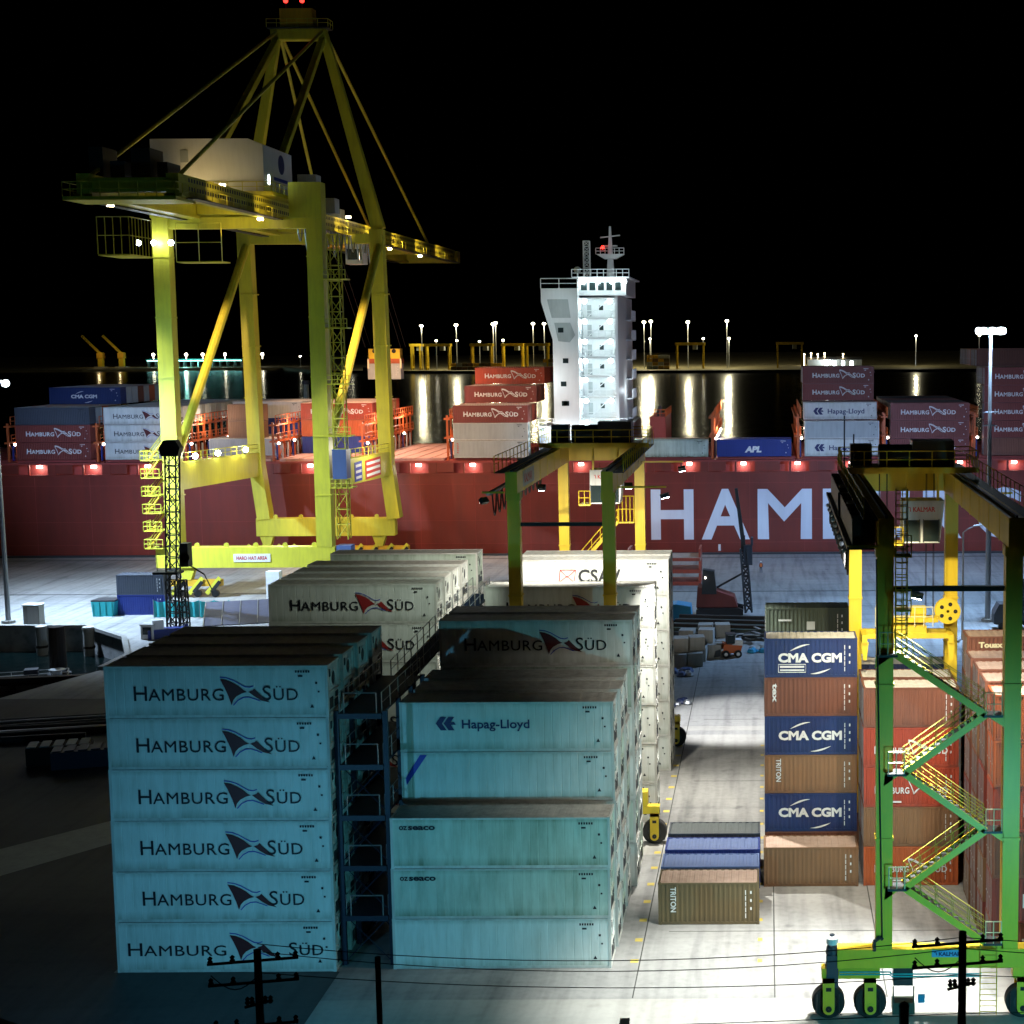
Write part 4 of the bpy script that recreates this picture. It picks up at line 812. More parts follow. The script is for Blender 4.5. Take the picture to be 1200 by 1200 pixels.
for x in (-73.3, -70.8): b = obj('beacon_post', MB().tube(W(x, YF, 85.2), W(x, YF, 86.3), .1, 6), M['dark'], ap); obj('beacon', MB().ball(W(x, YF, 86.5), .35), M['lampr'], b)
obj('back_stay', MB().tube(W(*AR, AZ), W(-66.2, 178, 53.6), .24, 6), Y_, t); obj('back_stay', MB().tube(W(*AL, AZ), W(-76.2, 178, 53.6), .24, 6), Y_, t)
for x, A in ((-66.3, AR), (-76.3, AL)):
    for y in (271, 307): obj('fore_stay', MB().beam(W(A[0], A[1]+1, AZ), W(x, y, 53.8), .42, .3), Y_, t)
# operator cabin, festoon loops, trolley, hanging spreader
tr = obj('trolley', wb(-76, -66.5, 262, 270, 50.6, 51.05), M['yellow2'], t); cb = obj('cabin', wb(-68.2, -65.4, 254, 257, 47.2, 50.6), M['ship'], t); obj('window', wb(-68, -65.6, 253.95, 253.99, 47.9, 49.6), M['glass'], cb)
fs = MB()
for i in range(13):
    y = 214+3.4*i; fs.path([W(-63.9, y+.28*k*1., 50.9-(2.4+1.3*(i % 2))*math.sin(math.pi*k/9)) for k in range(10)], .12, 5)
obj('festoon_cable', fs, M['steel'], t)
for p in ((-74, 287), (-67.5, 287), (-74, 291), (-67.5, 291)): obj('hoist_rope', MB().tube(W(p[0], p[1]-20, 50.8), W(p[0], p[1], 33.6), .04, 4), M['dark'], t)
t2 = thing('ship_spreader', 'yellow and red crane spreader lifting a grey container over the ship', 'spreader', (-70.8, 289, 30.6))
obj('beam', MB().box(-3.1, 3.1, -1.1, 1.1, 0, .9), M['orange'], t2); obj('head_block', MB().box(-2.9, 2.9, -1., 1., .9, 2.7), M['yellow'], t2)
for i in range(4): obj('sheave', MB().lathe((-1.8+1.2*i, -1.02, 2.3), (0, 1, 0), [(-.05, .01), (-.05, .4), (.1, .4)], 12), M['black'], t2)
for a in (-3.1, 2.9): obj('flipper', MB().box(a, a+.3, -1.3, -1.1, -.9, .9), M['cream'], t2)
cont(-73.9, 287.8, 27.7, L20, HC, 'grey', 'none', 'grey 20 foot container hanging from the quay crane spreader', 'container in the air')
# stairs on the left leg and lift shaft on the right leg
for i in range(6):
    z = 7+2.4*i; s = 1 if i % 2 else -1
    f = obj('stair_flight', MB().beam(W(-84.1, YN-.4+s*.8, z), W(-82.2, YN-.4+s*.8, z+2.4), .5, .18), M['yellow'], t); obj('handrail', MB().tube(W(-84.1, YN-.4+s*.8, z+1.1), W(-82.2, YN-.4+s*.8, z+3.5), .05, 4).tube(W(-84.1, YN-.4+s*.8, z+.6), W(-82.2, YN-.4+s*.8, z+3.), .05, 4), Y_, f)
    p = obj('landing', wb(-84.6, -82.1, YN-1.6, YN+.9, z-.1, z), Y_, t); obj('guard_rail', MB().rail([W(-84.6, YN-1.6, z), W(-82.1, YN-1.6, z)], 1.2, .06, .8).rail([W(-84.6, YN-1.6, z), W(-84.6, YN+.9, z)], 1.2, .06, 1.2), Y_, p)
sh = obj('lift_shaft', MB().truss(W(-57.9, YN, 8), W(-57.9, YN, 49), 1.5, 20, .08), Y_, t)
for z in (15, 22, 29, 36.5, 43): p = obj('landing', wb(-59.2, -56.2, YN-1.2, YN+1.2, z, z+.15), Y_, t); obj('guard_rail', MB().rail([W(-59.2, YN-1.2, z+.1), W(-56.2, YN-1.2, z+.1)], 1.2, .06, .8), Y_, p)
obj('lift_car', wb(-58.8, -56.9, YN-1.3, YN+.9, 16.3, 20.3), M['blue2'], t); obj('electrical_box', wb(-58.7, -56.7, YN-1.2, YN+.8, 3.4, 7.2), M['blue2'], t)
obj('gate_house', wb(-68, -66.2, YN-2.6, YN-1.2, .2, 3.9), M['ship'], t)
# crane lamps and added fill points
for (x, y, z) in ((-83.2, YN-2, 47.9), (-81.2, YN-2, 47.9), (-78.9, YN-2, 47.9)):
    obj('floodlight', MB().ball(W(x, y, z), .38, 8, 4), M['lampw'], t)
for y in (YN+5, YN+14, YN+26): b = obj('floodlight', MB().ball(W(XL+1.3, y, 19.2-.03*(y-YN)), .4, 8, 4), M['lampw'], t)
for q in ((-77.5, 186, 50.8), (-66.3, 206, 50.6), (-66.3, 258, 50.7), (-66.3, 276, 50.7), (-66.3, 300, 50.7), (-69, 200, 54.4), (-66, 234, 54.7), (-65.4, 246, 53.9)): obj('work_light', MB().beam(W(*q), W(q[0], q[1], q[2]+.3), .6, .6), M['lampy'], t)
YW = (1, .72, .3)
for y, w in ((186, 500), (203, 700), (222, 900), (240, 1200), (258, 1500), (276, 1500), (294, 1300), (312, 1200)): spot((-62.6, y, 52.1), (-66.5, y+1.5, 52.2), w*.55, YW, 112, .2, .7)
for y in (190, 205, 225, 262, 285, 312): spot((-71, y, 48.6), (-71, y+2, 52), 330, YW, 125, .3, .6)
spot((-74, 201, 54.6), (-72.5, 206, 57), 420, YW, 110, .3, .8)
point((-62.9, 256.5, 54.5), 250, YW, .3)
spot((-70, 262, 50), (-66, 276, 14), 75000, (1, .6, .38), 85, .5)
spot((-66, 247, 50), (-55, 252, 8), 42000, (1, .6, .36), 80, .5)
spot((-84.5, 203, 47), (-86, 196, 0), 26000, (.85, .95, 1), 85, .5); spot((-58, 203, 40), (-54, 198, 0), 14000, (.85, .95, 1), 80, .5)
spot((-82, 213, 44), (-76, 252, 9), 30000, (1, .66, .45), 70, .5); spot((-60, 213, 44), (-50, 252, 9), 52000, (1, .62, .42), 72, .5)
point((-70.5, 226, 13), 2600, (1, .93, .7), .4); point((-55, 229, 19), 2600, (1, .93, .7), .4)  # fill points added in open air to brighten the portal beams
spot((-72, 190, 49), (-72, 209, 3), 15000, (.95, 1, .7), 50, .5)
point((-79., 214, 19.5), 500, (1, .9, .6), .3); point((-79, 232, 19), 500, (1, .9, .6), .3); point((-57, 226, 24), 700, (1, .85, .45), .3)

# ------------------------------------------------------------------ the ship
SY = 252.6
t = thing('container_ship', 'long red container ship moored behind the quay', 'ship', (-36, 272, -3)); SX, SYY = -36, 272
def S_(x0, x1, y0, y1, z0, z1, mb=None): return (mb or MB()).box(x0-SX, x1-SX, y0-SYY, y1-SYY, z0+3, z1+3)
def Sp(x, y, z): return (x-SX, y-SYY, z+3)
hp = [(-190, 272), (-184, 258), (-170, SY), (95, SY), (118, 262), (128, 272), (118, 282), (95, 291), (-170, 291), (-184, 286)]
obj('hull', MB().prism([Sp(x, y, -3) for x, y in hp], (0, 0, 15.9)), M['shipred'], t)
sm = MB()
for z in (1.6, 5.4, 11.4): S_(-170, 95, SY-.03, SY, z, z+.05, sm)
for i in range(30): S_(-165+9*i, -164.95+9*i, SY-.03, SY, -3, 12.9, sm)
obj('weld_seam', sm, M['deckred'], t)
obj('upper_wall', S_(-168, 93, SY+1.9, SY+2.2, 12.9, 15.0), M['deckred'], t); obj('main_deck', S_(-168, 93, SY+.1, 291, 14.9, 15.2), M['deckred'], t); obj('gunwale', S_(-168, 93, SY-.05, SY+.25, 12.9, 13.25), M['shipred'], t)
pm = MB()
x = -130.; i = 0
while x < 60:
    obj('stanchion', S_(x, x+(1.3 if i % 2 else .3), SY+.15, SY+.5, 12.92, 14.9), M['shipred'], t)
    if i % 2 == 0 and x < 45:
        l = obj('deck_lamp', S_(x+1.0, x+1.8, SY+1.2, SY+1.6, 14.3, 14.7), M['lampp'], t)
        point((x+1.35, SY+.9, 14.0), 130, (1, .85, .78), .15)
    if i % 2 == 1: obj('passage_plate', S_(x+1.35, x+4.1, SY+.1, SY+.18, 13.4, 14.88), M['shipred'], t)
    x += 3.3 if i % 2 == 0 else 5.6
    i += 1
# hull lettering
parts = []
for ch, a, b in (('H', -19.2, -12.2), ('A', -10.9, -3.0), ('M', -1.7, 7.2), ('B', 9.0, 14.9), ('U', 17., 23.2), ('R', 25.4, 31.8), ('G', 34.2, 41.6), ('S', 52, 57.5), ('Ü', 59.5, 66), ('D', 68, 74.5)):
    parts.append(text2d(ch, a-SX, 2.35+3, b-a, 8.05, .022))
obj('lettering', onface(parts, SY-SYY-.04), M['hulltext'], t)
obj('draft_mark', S_(-8.2, -7.8, SY-.05, SY-.04, .2, 1.3), M['white'], t)
# lashing bridges across the deck
def bridge(x, y0=254.5, h=6.4):
    r = thing('lashing_bridge', '', 'lashing bridge', (x, y0, 15.2), 0, 'orange lashing bridges across the ship deck'); n = 12; L = 289-y0
    for i in range(n+1):
        y = L*i/n; obj('post', MB().box(-.16, .16, y-.14, y+.14, 0, h), M['lash'], r)
        if i < n:
            p = obj('cross_brace', MB().tube((0, y, .2), (0, y+L/n, h*.5), .1, 4) if i % 2 else MB().tube((0, y, h*.5), (0, y+L/n, .2), .1, 4), M['lash'], r)
    for z in (h*.48, h*.9): obj('walkway', MB().box(-.55, .55, -.2, L+.2, z, z+.25), M['lash'], r)
    obj('railing', MB().rail([(.5, 0, h*.9+.25), (.5, L, h*.9+.25)], 1.5, .07, 1.6).rail([(.5, 0, h*.48+.25), (.5, L, h*.48+.25)], 1.2, .06, 1.6), M['lash'], r)
    for i in range(n): obj('lashing_rod', MB().box(.3, .5, L*i/n+.5, L*i/n+.9, .2, h*.42), M['framew' if i % 3 else 'cobalt'], r)
    for i in range(0, n, 3): obj('lamp', MB().ball((.6, L*i/n+1, h*.45), .22, 6, 4), M['lampp'], r)
    return r
for x, tx in ((-124.8, 'leftmost lashing bridge at the far left of the ship'), (-110.2, 'lashing bridge between the slate and the white lettered boxes'), (-95.7, 'orange lashing bridge left of the first far crane leg'), (-81.3, 'orange lashing bridge between the left crane legs and the lift'),
              (-66.6, 'orange lashing bridge with its far end over the empty pink hatch'), (-52.6, 'red lashing bridge left of the stepped maroon and grey stack'), (-9.1, 'red lashing bridge left of the single dark blue box'), (5., 'red lashing bridge left of the five tier stack'), (19.2, 'dark lashing bridge between the two right stacks'), (34., 'dark lashing bridge before the tallest right stack')):
    b = bridge(x, 254.5, 6.4 if x < -60 else 7.4); b['label'] = tx
for x in (-95, -80.4, -65.6):
    for y in (260, 280): point((x+.9, y, 21.6), 1000, (1, .8, .62), .25)
point((-8, 286, 23), 1200, (1, .85, .7), .25); point((6, 258, 20), 500, (1, .75, .6), .2); point((-8, 262, 20), 600, (1, .75, .6), .2)
for x0, m in ((-137.5, 'deckred'), (-123, 'deckred'), (-108.5, 'deckred'), (-94.2, 'hatch'), (-80, 'hatch'), (-65.7, 'hatch'), (-51.5, 'deckred'), (-22, 'deckred'), (-8.1, 'deckred'), (6, 'deckred'), (20, 'deckred'), (35, 'deckred')):
    h = obj('hatch_cover', S_(x0-.2, x0+12.6, 254., 290, 15.22, 15.6), M[m], t)
    for i in range(5): obj('hatch_rib', S_(x0+2.4*i+.6, x0+2.4*i+.8, 254., 290, 15.6, 15.68), M[m], h)
# cargo on deck: rows run away from the quay, tiers upward; only boxes the photograph can show
gS = 'containers stacked on the ship deck'
DZ = 15.66
def bay(x0, name, L, heights, paint, skip=()):
    prev = 0
    for r, n in enumerate(heights):
        for k in range(n):
            if not (k == n-1 or k >= prev): continue
            b, lg, rf, re, d = paint(r, k, n)
            tx = '%s, %s tier, %s row, %s' % (d, tier(k, n), ORD[r+1], name)
            cont(x0, 253.4+2.52*r, DZ+k*2.87, L, 2.85, b, lg, tx, gS, re, rf, back=False)
        prev = n
rc = lambda *a: R.choice(a)
def p123(r, k, n):
    if r == 0: return ('slate', 'none', 'pale', False, 'plain slate container') if k == 2 else ('maroon', 'hsw', None, False, 'maroon container with white lettering')
    if r == 5 and k == 3: return 'blue', 'cma40', 'pale', False, 'dark blue container with white lettering'
    return rc('brown', 'grey', 'orange', 'tan'), 'none', 'pale', False, 'brownish container'
bay(-123., 'leftmost ship stack', L40, (3, 3, 3, 3, 3, 4, 4, 4, 4, 4, 4, 4, 4), p123)
bay(-108.5, 'second ship stack', L40, (3,)*13, lambda r, k, n: ('reefer', 'hs', None, True, 'white container with dark lettering') if r == 0 else (rc('reefer', 'grey', 'reefer'), 'none', 'pale', False, 'pale container'))
bay(-94.2, 'behind tall crane legs', L40, (0, 0, 0, 1, 1, 1, 0, 0, 3, 3, 3, 3, 3), lambda r, k, n: ('grey' if r >= 8 and k == 2 else rc('brown', 'grey', 'cobalt'), 'kk' if r == 8 and k == 2 else 'none', 'pale', False, 'grey container' if r >= 8 else 'dull container'))
for k in range(2): cont(-91.6, 263.2, 18.5+2.87*k, L20, 2.85, 'tan', 'seal', 'brown 20 foot box with round emblem, %s of two between crane legs' % ('lower', 'upper')[k], gS)
bay(-80., 'left of lift shaft', L40, (0, 0, 0, 0, 0, 3, 3, 3, 3, 3, 3, 3, 3), lambda r, k, n: (('red', 'hsw', 'pale', False, 'red container with white lettering') if k == 2 else ('orange', 'none', None, False, 'orange container') if k == 1 else ('cobalt', 'none', None, False, 'blue container')) if r == 5 else (rc('brown', 'red', 'tan'), 'none', 'pale', False, 'reddish container'))
def p51(r, k, n):
    if r == 0 and k < 2: return 'grey', 'kk' if k == 0 else 'none', None, True, 'pale grey container'
    if r in (0, 4): return 'maroon', 'hsw', 'pale', False, 'maroon container with white lettering'
    if r == 8: return 'red', 'hsw', 'pale', False, 'bright red container with white lettering'
    return rc('maroon', 'brown', 'red'), 'none', 'pale', False, 'reddish container'
bay(-51.4, 'left of ship tower', L40, (3, 3, 3, 3, 4, 4, 4, 4, 5, 5, 5, 5, 5), p51)
bay(-22., 'right of ship tower', L40, (1, 1), lambda r, k, n: ('reefer2', 'none', 'orange' if r == 1 else None, False, 'pale green-grey container'))
bay(-8.3, 'between two red bridges', L40, (1, 1), lambda r, k, n: ('cobalt', 'apl' if r == 0 else 'none', None, False, 'vivid dark blue container%s' % (' with slanted white letters' if r == 0 else '')))
def p6(r, k, n):
    if r == 0: return ('reefer', 'hapagbig', None, True, 'white container with blue chevron lettering') if k == 0 else ('grey', 'none', None, True, 'plain grey container')
    if r == 2: return 'reefer', 'hapagbig', None, True, 'white container with blue chevron lettering'
    if r == 5: return 'maroon', 'hsw', None, False, 'dark red container with white lettering'
    return rc('brown', 'maroon'), 'none', None, False, 'dull red container'
bay(6.05, 'five tier stack', L40, (2, 2, 3, 3, 3, 5, 5, 5, 5, 5), p6)
bay(20.1, 'right of five tier stack', 12.9, (3,)*13, lambda r, k, n: ('maroon', 'hsw', None, False, 'maroon container with white lettering') if r == 0 else (rc('green', 'brown', 'maroon'), 'none', None, False, 'dark container'))
bay(35.4, 'rightmost ship stack', L40, (5, 5, 5, 5, 6, 6, 6, 6, 6, 6, 6, 6, 6), lambda r, k, n: ('maroon' if k else 'brown', 'hsw' if k else 'none', None, False, 'maroon container with white lettering' if k else 'brown container') if r == 0 else (rc('brown', 'tan', 'orange', 'brown'), 'none', None, False, 'rusty orange container'))
# deckhouse
w = M['ship']
t = thing('deckhouse', 'tall brightly lit white accommodation tower of the ship', 'deckhouse', (-29, 270, 15.3)); TX, TY, TZ = -29, 270, 15.3
def T_(x0, x1, y0, y1, z0, z1): return MB().box(x0-TX, x1-TX, y0-TY, y1-TY, z0-TZ, z1-TZ)
def Tp(x, y, z): return (x-TX, y-TY, z-TZ)
obj('wing_tower', MB().prism([Tp(*p) for p in ((-37, 256, 43.2), (-37, 256, 41.), (-35.2, 256, 34.8), (-35.2, 256, 15.3), (-31, 256, 15.3), (-31, 256, 42.), (-31, 256, 43.2))], (0, 27, 0)), w, t)
for ps in (((-36., 41.4), (-32.6, 41.4), (-32.2, 38.4), (-35.3, 38.4)), ((-34.9, 37.6), (-32.3, 37.6), (-31.5, 35.6), (-32.4, 34.4), (-34.3, 34.6))): obj('window_recess_shade', MB().prism([Tp(x, 255.95, z) for x, z in ps], (0, .05, 0)), M['grey'], t)  # flat panels; the shade of the wing recesses is put into their grey
obj('wing_canopy_rail', MB().rail([Tp(-37, 256, 43.2), Tp(-31, 256, 43.2)], 1.6, .07, 3), w, t)
obj('core_block', T_(-31, -25.11, 262.5, 284, 15.3, 42), w, t); obj('stair_column', T_(-25.1, -24.65, 257.8, 285, 15.3, 42.), w, t)
lv = (21.6, 25.3, 28.8, 31.9, 35.1, 38.4, 41.7)
for i, z in enumerate(lv):
    d = obj('deck_slab', T_(-31, -25.12, 257.9, 262.5, z-.15, z+.1), w, t); obj('railing', MB().rail([Tp(-31, 258., z+.1), Tp(-24.7, 258., z+.1)], 1.1, .05, 1.), w, d)
    if i:
        obj('window', T_(-28.2, -27.5, 262.4, 262.46, z-2., z-1.2), M['glass'], t); obj('doorway', T_(-30.2, -29.5, 262.4, 262.46, z-3., z-1.1), M['grey'], t)
        obj('ladder', MB().beam(Tp(-30, 260, lv[i-1]+.1), Tp(-26, 260, z), .5, .1), w, t)
    for x in (-30.2, -26., ):
        obj('deck_lamp', MB().ball(Tp(x, 258.6, z-.6), .42, 8, 4), M['lampc'], t); point((x, 259., z-.9), 300 if i else 500, (.72, .93, 1), .25)
obj('lower_house', T_(-38, -23.2, 257.3, 285, 15.4, 20.6), w, t); obj('railing', MB().rail([Tp(-38, 257.4, 20.6), Tp(-23.3, 257.4, 20.6)], 1.2, .06, 1.2), w, t)
for x in (-36.5, -33.5, -30, -26.5, -23): obj('deck_lamp', MB().ball(Tp(x, 256.6, 19.9), .35, 8, 4), M['lampc'], t); point((x, 255.6, 19.6), 380, (.72, .93, 1), .25)
for x, z in ((-33.6, 31.), (-34, 27.2), (-33.9, 24.), (-33.6, 24.), (-34.3, 36)): obj('window', T_(x, x+.9, 255.93, 255.99, z, z+.8), M['glass'], t)
point((-36.5, 252., 28), 700, (.75, .93, 1), .6); point((-34, 250., 40), 600, (.75, .93, 1), .6); point((-20, 252, 30), 500, (.85, .9, 1), .6)  # fill points added outside the tower, without fixtures
wh = obj('wheelhouse', T_(-31, -23.2, 257.5, 276, 42.05, 44.9), w, t)
for i in range(5): obj('bridge_window', T_(-30.6+1.4*i, -29.6+1.4*i, 257.44, 257.49, 42.9, 44.2), M['glass'], wh)
for x in (-30.2, -27.8, -25.4, -23.4): obj('deck_lamp', MB().ball(Tp(x, 256.9, 44.3), .42, 8, 4), M['lampc'], t); point((x, 256.2, 44.0), 110, (.72, .93, 1), .25)
obj('roof_deck', T_(-32, -22.6, 256.8, 278, 44.9, 45.1), w, t); obj('railing', MB().rail([Tp(-32, 256.9, 45.1), Tp(-22.6, 256.9, 45.1)], 1.2, .06, 1.), w, t)
for i in range(6): obj('balcony', MB().box(-24.6-TX, -23.6-TX, 272-TY, 280-TY, 21+3.4*i-TZ, 21.2+3.4*i-TZ).rail([Tp(-23.6, 272, 21.2+3.4*i), Tp(-23.6, 280, 21.2+3.4*i)], 1.6, .06, .8), w, t)
point((-22.8, 270, 26), 300, (.8, .93, 1), .3)
point((-25, 262, 50), 260, (.8, .95, 1), .3)  # fill point added to brighten the radar mast
t3 = thing('radar_mast', 'white radar mast with crossarms on top of the ship tower', 'mast', (-26.7, 268, 45.1))
obj('post', MB().beam((0, 0, 0), (0, 0, 8.9), 1.3, 1.1, .3, .3), w, t3); obj('platform', MB().prism([(-2.4, -1, 4.2), (2.4, -1, 4.2), (1., -1, 3.4), (-1., -1, 3.4)], (0, 2, 0)).rail([(-2.4, -1, 4.2), (2.4, -1, 4.2)], 1., .06, .8), w, t3); obj('crossarm', MB().beam((-1.7, 0, 7.), (1.7, 0, 7.4), .25, .2), w, t3)
obj('crossarm', MB().beam((-1.2, 0, 5.6), (1.2, 0, 5.6), .2, .2), w, t3); obj('lamp_red', MB().ball((-1.2, -1.1, 5.3), .3), M['lampr'], t3)
t3 = thing('signal_mast', 'slim lattice signal mast left of the radar mast', 'mast', (-30.3, 264, 45.1)); obj('lattice', MB().truss((0, 0, 0), (0, 0, 6.2), 1.0, 7, .1), w, t3); obj('radome', MB().ball((-1.6, 0, 1.4), .6), w, t3); obj('radome_post', MB().tube((-1.6, 0, 0), (-1.6, 0, 1.), .12, 6), w, t3)
t3 = thing('funnel', 'low red stained funnel casing right of the white tower', 'funnel', (-18.9, 272, 15.7)); obj('casing', MB().box(-1.2, 1.5, -8, 8, 0, 6.), M['deckred'], t3); obj('railing', MB().rail([(-1.2, -8, 6), (1.5, -8, 6), (1.5, 8, 6)], 1.2, .06, 1.), M['lash'], t3); obj('pipe', MB().tube((.2, -5, 6), (.2, -5, 7.2), .3, 8).tube((.2, -2, 6), (.2, -2, 7.6), .3, 8), M['dark'], t3)

# ------------------------------------------------------------------ middle yard: pile rig, racks, blocks, loader, person
gF = 'folded red flat racks stacked on the quay'
for k in range(3):
    t = thing('flat_rack', 'folded red flat rack on the quay, %s of three' % ('lowest', 'middle', 'top')[k], 'flat rack', (-14.8, 220.5, k*1.75), 0, gF)
    obj('deck', MB().box(-5.2, 5.2, -2.4, 2.4, .05, .5), M['rust' if k == 2 else 'red'], t); obj('end_wall', MB().box(4.9, 5.2, -2.4, 2.4, .5, 1.7), M['red'], t); obj('end_wall', MB().box(-5.2, -4.9, -2.4, 2.4, .5, 1.7), M['red'], t); obj('side_rail', MB().box(-5.1, 5.1, -2.46, -2.3, 0, .45), M['red'], t)
t = thing('pile_rig', 'dark tracked piling rig with tall leaning leader before the hull', 'piling rig', (-5.5, 194, 0), 0)
dk = M['dark']
obj('track', MB().prism([(-3.6, -1.8, .2), (-3.1, -1.8, 0), (1.8, -1.8, 0), (2.3, -1.8, .3), (2.3, -1.8, 1.), (1.8, -1.8, 1.2), (-3.1, -1.8, 1.2), (-3.6, -1.8, 1.)], (0, .8, 0)), M['black'], t); obj('track', MB().prism([(-3.6, 1., .2), (-3.1, 1., 0), (1.8, 1., 0), (2.3, 1., .3), (2.3, 1., 1.), (1.8, 1., 1.2), (-3.1, 1., 1.2), (-3.6, 1., 1.)], (0, .8, 0)), M['black'], t)
obj('body', MB().prism([(-3.6, -1.5, 1.3), (1.6, -1.5, 1.3), (1.2, -1.5, 2.6), (-1.6, -1.5, 3.6), (-3.4, -1.5, 3.9)], (0, 3, 0)), M['maroon'], t); obj('cab', MB().prism([(-2.9, -1.7, 3.), (-1., -1.7, 3.), (-1.3, -1.7, 5.9), (-2.7, -1.7, 6.1)], (0, 1.6, 0)), dk, t)
obj('leader', MB().truss((3., 0, .4), (2.4, 0, 8.5), .8, 7, .14).box(2.05, 2.6, -.3, .3, 8.3, 10.2), dk, t); obj('leader', MB().beam((2.45, 0, 8.5), (1.5, 0, 16.2), .55, .5, .4, .4), dk, t)
obj('hammer', MB().box(2.4, 3.5, -.5, .5, 6.5, 9.).box(3.3, 3.6, -.5, .5, 9., 10.), M['slate'], t); obj('hydraulic_ram', MB().tube((-1.4, 0, 3.4), (2.6, 0, 5.6), .14, 6), dk, t); obj('hose', MB().path([(-1.4, .2, 3.6), (0, .3, 2.2), (1.4, .3, 1.5), (3., .2, 1.1)], .08), M['black'], t)
obj('head_lamp', MB().ball((-2.4, -1.75, 5.1), .12, 6, 4), M['lampp'], t)
gK = 'grey concrete blocks stacked beside the lane'
sp = [(-9.6, 163.5, 0), (-7.9, 164., 0), (-9.4, 166.2, 0), (-7.6, 166.6, 0), (-9.5, 164.6, 1.5), (-7.8, 165.2, 1.5), (-6., 168.5, 0), (-5., 170.6, 0), (-6.9, 169.5, 1.5), (-6.8, 170.6, 0), (-5.2, 172.5, 1.5), (-4.6, 172.6, 0), (-9.1, 169.4, 0), (-9.0, 169.2, 1.5), (-7.7, 172.2, 0), (-7.1, 172.4, 1.5)]
for i, (x, y, z) in enumerate(sp):
    j = [R.uniform(-.12, .12) for _ in range(8)]; b = MB().box(-.82, .82, -.9, .9, .02, 1.46); o = obj('concrete_block', b, M['conc'], None, (x, y, z), R.uniform(-.15, .15))
    tag(o, 'grey concrete block %s, %s of the pile beside the lane' % ('on the ground' if z == 0 else 'lifted onto others', ('left front', 'right front', 'left second', 'right second', 'left front top', 'right front top', 'middle', 'middle rear', 'middle top', 'inner rear', 'rear right top', 'rear right', 'left rear', 'left rear top', 'rear centre', 'rear centre top')[i]), 'block', gK)
t = thing('skid_loader', 'small white and orange skid steer loader driving on the lane', 'loader', (-4.1, 168.6, 0), .15)
obj('body', MB().prism([(-1.1, -.8, .5), (.9, -.8, .5), (1.1, -.8, 1.3), (-.9, -.8, 1.5)], (0, 1.6, 0)), M['boborange'], t); obj('engine_cover', MB().box(.3, 1.15, -.75, .75, 1.3, 1.9), M['bobw'], t)
c = obj('cab', MB().box(-.6, -.5, -.6, .6, 1.4, 2.5).box(.25, .35, -.6, .6, 1.4, 2.5).box(-.65, .45, -.65, .65, 2.5, 2.6), M['dark'], t); obj('pane', MB().box(-.5, .25, -.6, -.57, 1.5, 2.45), M['glass'], c)
for a in (-.75, .6):
    for b in (-1.05, .8): w_ = obj('wheel', MB().lathe((a, b, .42), (0, 1, 0), [(0, .12), (0, .42), (.25, .42), (.25, .12)], 16), M['tyre'], t); obj('rim', MB().lathe((a, b-.01, .42), (0, 1, 0), [(0, .01), (0, .2), (.1, .2)], 12), M['white'], w_)
obj('lift_arm', MB().beam((.9, -.72, 1.7), (-1.3, -.72, .8), .15, .2).beam((.9, .72, 1.7), (-1.3, .72, .8), .15, .2), M['bobw'], t); obj('bucket', MB().prism([(-1.3, -.9, .2), (-2.1, -.9, .1), (-1.9, -.9, .8), (-1.35, -.9, 1.)], (0, 1.8, 0)), M['dark'], t)
t = thing('steel_pile_stack', 'long dark steel sheet piles lying behind the concrete blocks', 'steel piles', (-3.5, 182, 0), -.12)
for i in range(9): obj('sheet_pile', MB().prism([(-8, -4+i, .2+.3*(i % 3)), (-8, -3.8+i, .75+.3*(i % 3)), (-8, -3.2+i, .75+.3*(i % 3)), (-8, -3.+i, .2+.3*(i % 3))], (15-1.1*(i % 4), -.6, 0)), M[('dark', 'green', 'wood')[i % 3]], t)
for i in range(3): obj('sleeper', MB().box(-6+5*i, -5.6+5*i, -4.5, 5, 0, .2), M['wood'], t)
for x, y, lb in ((-11.4, 190, 'bright blue tarpaulin covered bundle behind the container block'),): t = thing('tarpaulin_bundle', lb, 'tarpaulin', (x, y, 0)); obj('cover', MB().prism([(-1.8, -1.5, .4), (1.9, -1.5, .4), (1.8, -1.5, 2.1), (0, -1.5, 2.4), (-1.7, -1.5, 2.2)], (0, 3, 0)), M['cyan'], t); obj('crate', MB().box(-1.7, 1.8, -1.4, 1.4, 0, .4), M['wood'], t)
for x, y, lb, m in ((-9.5, 159.5, 'crumpled blue net heap in front of the concrete blocks', 'blue2'), (-.6, 171.5, 'tangled cyan netting heap by the navy topped stack', 'cyan'), (-9.2, 146, 'low blue rope heap beside the white block', 'blue')):
    t = thing('net_heap', lb, 'netting', (x, y, 0)); 
    for i in range(14): obj('fold', MB().ball((R.uniform(-1.5, 1.5), R.uniform(-1.2, 1.2), .15), R.uniform(.25, .6), 7, 4, .7), M[m if i % 4 else 'steel'], t)
t = thing('scrap_heap', 'heap of pale planks and scrap beside the dark steel piles', 'scrap', (-2.2, 176, 0))
for i in range(16): a = R.uniform(0, 3.1); x, y = R.uniform(-2.5, 2.2), R.uniform(-2, 2); obj('plank', MB().beam((x-math.cos(a), y-math.sin(a), .1+.09*i), (x+math.cos(a), y+math.sin(a), .15+.08*i), .3, .08), M[('conc', 'steel', 'wood')[i % 3]], t)
